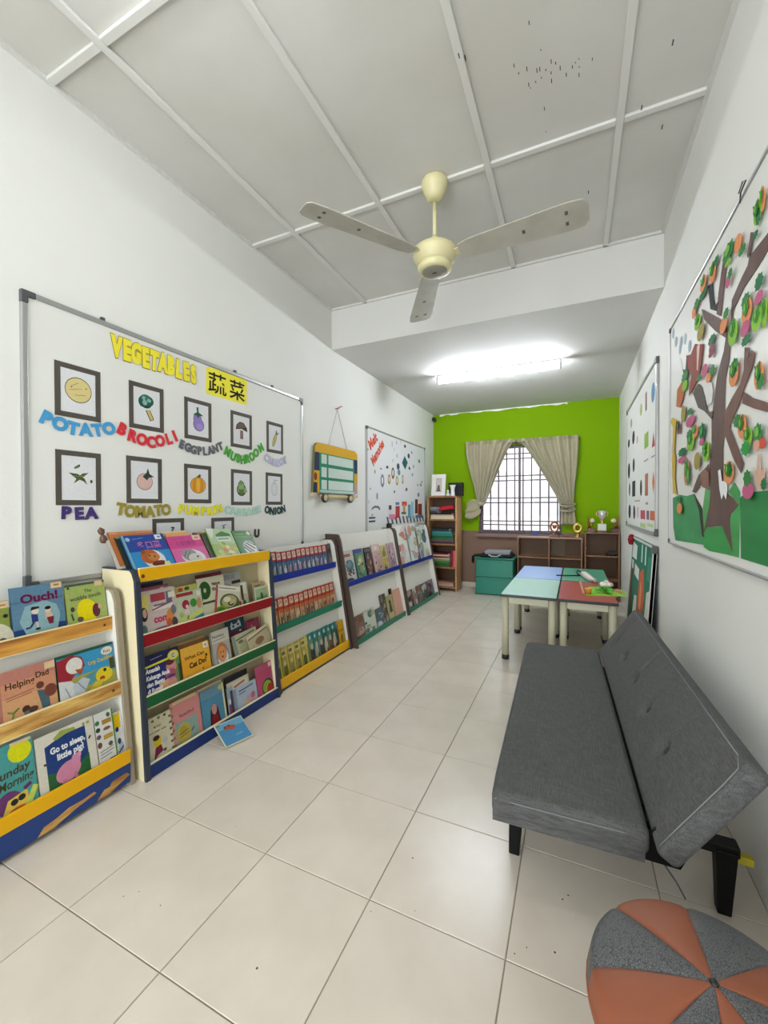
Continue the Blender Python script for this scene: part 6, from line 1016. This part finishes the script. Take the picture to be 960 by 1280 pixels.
# paper craft on the tables
pg = thing('paper_garden_craft', 'green paper garden craft with white flower on the red table', 'craft', (.20, 3.66, TH))
MB().prism([(.075, 3.50), (.358, 3.585), (.352, 3.86), (.11, 3.90)], TH + .0005, TH + .002).build('base_card', pc('8cc23c', .7), pg)
rng = random.Random(12)
for i in range(16):
    x, y = rng.uniform(.20, .26), rng.uniform(3.62, 3.80); a = rng.uniform(0, 2 * PI); l = rng.uniform(.05, .10); h = rng.uniform(.015, .05)
    MB().grid(lambda u, v: (x + l * u * cos(a) - (v - .5) * .03 * sin(PI * u) * sin(a), y + l * u * sin(a) + (v - .5) * .03 * sin(PI * u) * cos(a), TH + .003 + h * sin(PI * u * .9)), 7, 3).build('paper_leaf', pc(rng.choice(['3a9a2c', '5ab82e', '2c8a34', '7ac83a']), .7), pg)
fl = MB()
for k in range(7):
    a = 2 * PI * k / 7; fl.ball((.232 + .028 * cos(a), 3.80 + .028 * sin(a), TH + .045), .024, 10, sz=.8)
fl.build('paper_petals', pc('ddd6d0', .8), pg); MB().ball((.232, 3.80, TH + .06), .022, 10).build('flower_centre', pc('d8c4bc', .8), pg)
MB().tube([(.236, 3.80, TH + .002), (.234, 3.80, TH + .03)], .006, 8).build('flower_stalk', pc('3a8a2c', .7), pg)
fb = MB()
for k in range(4): fb.box(.285 + .012 * k, 3.74 - .03 * k, TH + .002, .292 + .012 * k, 3.81 - .03 * k, TH + .012 + .004 * k)
fb.build('paper_strip', pc('c88a84', .7), pg)
oc = thing('orange_paper_cup', 'orange paper cup standing at the left of the green craft', 'cup', (.085, 3.62, TH))
MB().lathe([(.02, .0005), (.026, .04), (.0235, .04), (.018, .004)], 16, (.095, 3.575, TH + .0035)).build('cup_wall', pc('c8862c', .6), oc); MB().lathe([(.026, .035), (.028, .038), (.026, .042)], 16, (.095, 3.575, TH + .002)).build('cup_rim', pc('d8a040', .6), oc)
pr = thing('crumpled_paper_roll', 'pinkish white crumpled paper roll behind the green craft', 'paper', (.11, 4.25, TH))
MB().tube([(.065, 4.42, TH + .03), (.085, 4.34, TH + .034), (.105, 4.26, TH + .03), (.125, 4.19, TH + .024), (.15, 4.13, TH + .02)], [.02, .028, .03, .026, .014], 12).build('roll', mat('crumpled_paper', 'd6c6c2', .85, bump=.8, bscale=40, scale=30), pr); MB().tube([(.15, 4.13, TH + .02), (.165, 4.10, TH + .022)], .016, 10).build('roll_end', pc('c8b0ac', .8), pr)
st = thing('hooked_stick', 'thin dark stick with hooked end lying across the back tables', 'stick', (-.05, 4.42, TH))
MB().tube([(-.165, 4.375, TH + .0065), (.045, 4.455, TH + .0065)], .0055, 8).build('shaft', pc('1a2622', .5), st)
MB().tube([(.045, 4.455, TH + .0065), (.022, 4.54, TH + .01), (.012, 4.66, TH + .012), (.03, 4.76, TH + .012), (.05, 4.70, TH + .012), (.055, 4.58, TH + .01)], .0065, 8).build('hook', pc('22282a', .5), st)
pw = thing('wooden_ruler', 'pale brown wooden stick leaning beside the orange cup', 'ruler', (.06, 3.90, TH))
MB().prism([(.030, 4.25), (.045, 4.255), (.068, 3.56), (.054, 3.555)], TH + .0005, TH + .005).build('strip', pc('b48a6a', .5), pw); MB().prism([(.031, 4.22), (.045, 4.225), (.046, 4.19), (.032, 4.185)], TH + .005, TH + .0062).build('end_band', pc('8a6448', .5), pw)

# ================================================================ SOFA BED
def fabric():
    m = bpy.data.materials.new('grey_woven_fabric'); m.use_nodes = True; t = m.node_tree; b = t.nodes['Principled BSDF']
    tc = t.nodes.new('ShaderNodeTexCoord'); outs = []
    for s in ((500, 24, 260), (24, 500, 120)):
        mp = t.nodes.new('ShaderNodeMapping'); mp.inputs['Scale'].default_value = s; n = t.nodes.new('ShaderNodeTexNoise'); n.inputs['Scale'].default_value = 1; n.inputs['Detail'].default_value = 2
        t.links.new(tc.outputs['Object'], mp.inputs[0]); t.links.new(mp.outputs[0], n.inputs['Vector']); outs.append(n.outputs['Fac'])
    ad = t.nodes.new('ShaderNodeMath'); ad.operation = 'ADD'; t.links.new(outs[0], ad.inputs[0]); t.links.new(outs[1], ad.inputs[1])
    r = t.nodes.new('ShaderNodeValToRGB'); r.color_ramp.elements[0].position = .36; r.color_ramp.elements[1].position = .64
    r.color_ramp.elements[0].color = lin('3a3b3b'); r.color_ramp.elements[1].color = lin('575756')
    hv = t.nodes.new('ShaderNodeMath'); hv.operation = 'MULTIPLY'; hv.inputs[1].default_value = .5; t.links.new(ad.outputs[0], hv.inputs[0])
    t.links.new(hv.outputs[0], r.inputs[0]); t.links.new(r.outputs[0], b.inputs['Base Color'])
    bp = t.nodes.new('ShaderNodeBump'); bp.inputs['Strength'].default_value = .25; bp.inputs['Distance'].default_value = .002; t.links.new(hv.outputs[0], bp.inputs['Height']); t.links.new(bp.outputs[0], b.inputs['Normal'])
    b.inputs['Roughness'].default_value = .9; b.inputs['Sheen Weight'].default_value = 0
    return m
fab = fabric()
stitch = pc('76787a', .8)
sf = thing('sofa_bed', 'dark grey armless fabric sofa bed along the right wall', 'sofa', (.06, 2.0, 0))
def slab(M, L, W, T, r, dents=(), crown=0.0, nl=90, nw=44):
    """rounded upholstered slab: local x across (0..W), y along (0..L), z thickness (0..T); dents press into the z=T face"""
    prof = []
    for cx, cz, a0 in ((W - r, T - r, 0), (r, T - r, 90), (r, r, 180), (W - r, r, 270)):
        for k in range(7): prof.append((cx + r * cos(R(a0 + 15 * k)), cz + r * sin(R(a0 + 15 * k))))
    pts = []
    for i, p in enumerate(prof):
        q = prof[(i + 1) % len(prof)]; d = math.hypot(q[0] - p[0], q[1] - p[1]); n = max(1, int(d / (W / nw)))
        for k in range(n): pts.append((p[0] + (q[0] - p[0]) * k / n, p[1] + (q[1] - p[1]) * k / n))
    ys = []
    for k in range(6): ys.append((r * (1 - cos(R(90 * k / 5))) , r * (1 - sin(R(90 * k / 5)))))
    ring = [(a, b_) for a, b_ in ys] + [(r + (L - 2 * r) * k / nl, 0.0) for k in range(1, nl)] + [(L - a, b_) for a, b_ in ys[::-1]]
    vs = []
    for y, ins in ring:
        for x, z in pts:
            X = W / 2 + (x - W / 2) * (1 - 2 * ins / W); Z = T / 2 + (z - T / 2) * (1 - 2 * ins / T)
            if z > T * .7:
                c = 1 - ((x - W / 2) / (W / 2)) ** 2; Z += crown * max(0, c) * min(1, (y / .12)) * min(1, (L - y) / .12)
                for dx, dy, rad, dep in dents: Z -= dep * math.exp(-(((X - dx) ** 2 + (y - dy) ** 2) / rad ** 2))
            vs.append((X, y, Z))
    n = len(pts); fs = []
    for j in range(len(ring) - 1):
        for i in range(n):
            k = (i + 1) % n; fs.append((j * n + i, j * n + k, (j + 1) * n + k, (j + 1) * n + i))
    fs.append(tuple(range(n))[::-1]); fs.append(tuple((len(ring) - 1) * n + i for i in range(n)))
    m = MB(); m.T = M; m.add(vs, fs, True); return m
# seat: near left corner, long axis runs almost along the wall
sa = R(2.0)
SX = Vector((cos(sa), sin(sa), 0)); SY = Vector((-sin(sa), cos(sa), 0))
MS = frame((-.226, 1.245, .266), SX, SY, (0, 0, 1)); SL, SW, ST = 1.50, .408, .074
slab(MS, SL, SW, ST, .022, crown=.010).build('seat_cushion', fab, sf)
def seam(name, M, pts, r=.0016):
    m = MB(); m.T = M; m.tube(pts, r, 5); return m.build(name, stitch, sf)
seam('stitched_seam', MS, [(.012, .004, .054), (.1, -.001, .056), (.3, -.001, .056), (.396, .004, .054)])
seam('stitched_seam', MS, [(.001, .03, .055), (-.0012, .1, .056), (-.0012, 1.4, .056), (.001, 1.47, .055)])
m = MB(); m.T = MS; m.prism([(.004, .004), (.396, .004), (.396, .012), (.004, .012)], -.012, .02); m.build('fabric_skirt', fab, sf)
# backrest
bt = .058; lo, hi = Vector((.186, 0, .313)), Vector((.374, 0, .588)); d = (hi - lo); BWd = d.length; d.normalize()
BY = SY; BX = (d - BY * d.dot(BY)).normalized(); BZ = BX.cross(BY)   # BX up the slope, BZ out of the front face
if BZ.z < 0: BZ = -BZ
F0 = Vector((lo.x, 1.222, lo.z)); MBk = frame(F0 - BZ * bt, BX, BY, BZ)
BL = 1.60; dents = []
btn = [(.43 * BWd, y - 1.222) for y in (1.53, 1.805, 2.08, 2.36, 2.64)]
for x, y in btn: dents.append((x, y, .027, .023))
for x, y in btn:
    for k in range(9): dents.append((x + (BWd - x) * (k + 1) / 10, y, .009, .006))
slab(MBk, BL, BWd, bt, .016, dents, crown=.009, nl=260, nw=90).build('backrest', fab, sf)
for x, y in btn:
    m = MB(); m.T = MBk; m.ball((x, y, bt - .0065), .0105, 12, sz=.55); m.build('tuft_button', mat('shaded_button_cloth', '343536', .9), sf)  # buttons coloured darker than the fabric to paint in the shade of the dimples
seam('stitched_seam', MBk, [(BWd - .012, .05, bt + .001), (BWd - .009, .4, bt + .002), (BWd - .009, 1.2, bt + .002), (BWd - .012, 1.55, bt + .001)])
seam('stitched_seam', MBk, [(.02, .012, bt + .0005), (.1, .010, bt + .002), (.25, .010, bt + .002), (BWd - .03, .016, bt + .001), (BWd - .013, .05, bt + .001)])
# legs and steel mechanism
blk = mat('black_lacquer', '070708', .5, spec=.2)
for x, y, top, lx, ly in ((-.187, 1.472, .266, .012, 0), (.398, 1.509, .20, .0, -.012), (-.235, 2.50, .266, .012, 0), (.355, 2.54, .20, 0, 0)):
    lg = MB(); w0, w1 = .017, .026
    vs = [(x - w0, y - w0, 0), (x + w0, y - w0, 0), (x + w0, y + w0, 0), (x - w0, y + w0, 0)] + [(x - w1 + lx, y - w1 + ly, top), (x + w1 + lx, y - w1 + ly, top), (x + w1 + lx, y + w1 + ly, top), (x - w1 + lx, y + w1 + ly, top)]
    lg.add(vs, [(0, 3, 2, 1), (4, 5, 6, 7), (0, 1, 5, 4), (1, 2, 6, 5), (2, 3, 7, 6), (3, 0, 4, 7)], False)
    lg.build('leg', blk, sf, bevel=.003)
for y in (1.50, 2.53):
    dx = -(y - 1.5) * .035
    B(.20 + dx, y - .022, .185, .43 + dx, y + .022, .215).build('rear_rail', blk, sf, bevel=.003); B(-.20 + dx, y - .015, .235, .24 + dx, y + .015, .266).build('seat_bracket', blk, sf, bevel=.002)
MB().tube([(.18, 1.32, .25), (.185, 1.30, .30), (.20, 1.29, .335)], .007, 8).build('hinge_rod', blk, sf)
m = MB().prism([(.160, .243), (.160, .325), (.192, .318), (.262, .266), (.252, .243)], 1.290, 1.302, 'y').prism([(.160, .243), (.160, .325), (.192, .318), (.262, .266), (.252, .243)], 1.335, 1.345, 'y')
m.build('hinge_plate', blk, sf); MB().prism([(.150, 1.30), (.225, 1.30), (.180, 2.70), (.105, 2.70)], .252, .262).build('gap_dark_strip', blk, sf); MB().tube([(.185, 1.32, .24), (.13, 2.68, .24)], .010, 10).build('pivot_tube', blk, sf)  # black strip added below the seat gap so that the gap looks dark
MB().tube([(.215, 1.315, .235), (.245, 1.30, .20), (.262, 1.285, .175)], .0022, 6).build('loose_thread', pc('5a5c5e', .8), sf)
yb = thing('yellow_plank', 'yellow plank end beside the wall behind the rear sofa leg', 'plank', (.46, 1.55, 0))
B(.385, 1.537, .132, .478, 1.562, .154).build('plank', pc('b0a02e', .6), yb, bevel=.002)
B(.388, 1.54, 0, .408, 1.56, .132).build('support_block', pc('6a5a3a', .7), yb)

# ================================================================ STOOL
sx, sy, sz = .219, .872, .372
stl = thing('round_stool', 'round padded stool with orange and grey wedges at the lower right', 'stool', (sx, sy, 0))
orange = mat('orange_vinyl', '86492e', .55, noise=.08, scale=12, bump=.1, bscale=60)
gv = bpy.data.materials.new('grey_crinkled_vinyl'); gv.use_nodes = True; t = gv.node_tree; b = t.nodes['Principled BSDF']; b.inputs['Specular IOR Level'].default_value = .35
tc = t.nodes.new('ShaderNodeTexCoord'); vo = t.nodes.new('ShaderNodeTexVoronoi'); vo.feature = 'DISTANCE_TO_EDGE'; vo.inputs['Scale'].default_value = 230
nz = t.nodes.new('ShaderNodeTexNoise'); nz.inputs['Scale'].default_value = 60; nz.inputs['Detail'].default_value = 5
mxv = t.nodes.new('ShaderNodeMix'); mxv.data_type = 'VECTOR'; mxv.inputs['Factor'].default_value = .006
t.links.new(tc.outputs['Object'], nz.inputs['Vector']); t.links.new(tc.outputs['Object'], mxv.inputs['A']); t.links.new(nz.outputs['Color'], mxv.inputs['B']); t.links.new(mxv.outputs['Result'], vo.inputs['Vector'])
rp = t.nodes.new('ShaderNodeValToRGB'); rp.color_ramp.elements[0].position = .0; rp.color_ramp.elements[1].position = .16; rp.color_ramp.elements[0].color = lin('303133'); rp.color_ramp.elements[1].color = lin('5e5f60')
t.links.new(vo.outputs['Distance'], rp.inputs[0]); t.links.new(rp.outputs[0], b.inputs['Base Color'])
bp = t.nodes.new('ShaderNodeBump'); bp.inputs['Strength'].default_value = .9; bp.inputs['Distance'].default_value = .003; t.links.new(rp.outputs[0], bp.inputs['Height']); t.links.new(bp.outputs[0], b.inputs['Normal']); b.inputs['Roughness'].default_value = .45
MB().lathe([(.168, .03), (.172, .05), (.176, .20), (.182, .29), (.182, .30)], 48, (sx, sy, 0)).build('drum_body', mat('cream_vinyl', 'c9c0a4', .5), stl)
MB().lathe([(.172, .0), (.174, .01), (.172, .032)], 48, (sx, sy, 0)).build('base_ring', dk, stl)
bounds = [-173, -133, -95, -53, 2, 44, 91, 138, 187]; SR = .196
for k in range(8):
    a0, a1 = bounds[k], bounds[k + 1]; g_ = k in (7, 5, 3, 1)
    def fn(u, v):
        a = R(a0 + (a1 - a0) * u); r = v * PI / 2
        e = 4 * u * (1 - u); rim = min(1.0, v * 1.28)
        if v <= .78:
            rr = SR * .94 * (v / .78); z = sz - .030 * (v / .78) ** 2.2
        else:
            q = (v - .78) / .22; rr = SR * (.94 + .06 * sin(q * PI / 2)); z = sz - .030 - .052 * (1 - cos(q * PI / 2)) - .012 * q
        z += (.006 * (e ** .35) - .006) * min(1, v * 3); rr = max(rr, .0008)
        return (sx + rr * cos(a), sy + rr * sin(a), z)
    m = MB().grid(fn, 17, 26); m.build('seat_wedge', gv if g_ else orange, stl)
MB().ball((sx, sy, sz + .0005), .0075, 12, sz=.6).build('centre_button', dk, stl)
MB().lathe([(SR - .004, .285), (SR + .002, .288), (SR + .002, .293), (SR - .004, .296)], 48, (sx, sy, 0)).build('piping', pc('8a5236', .5), stl)
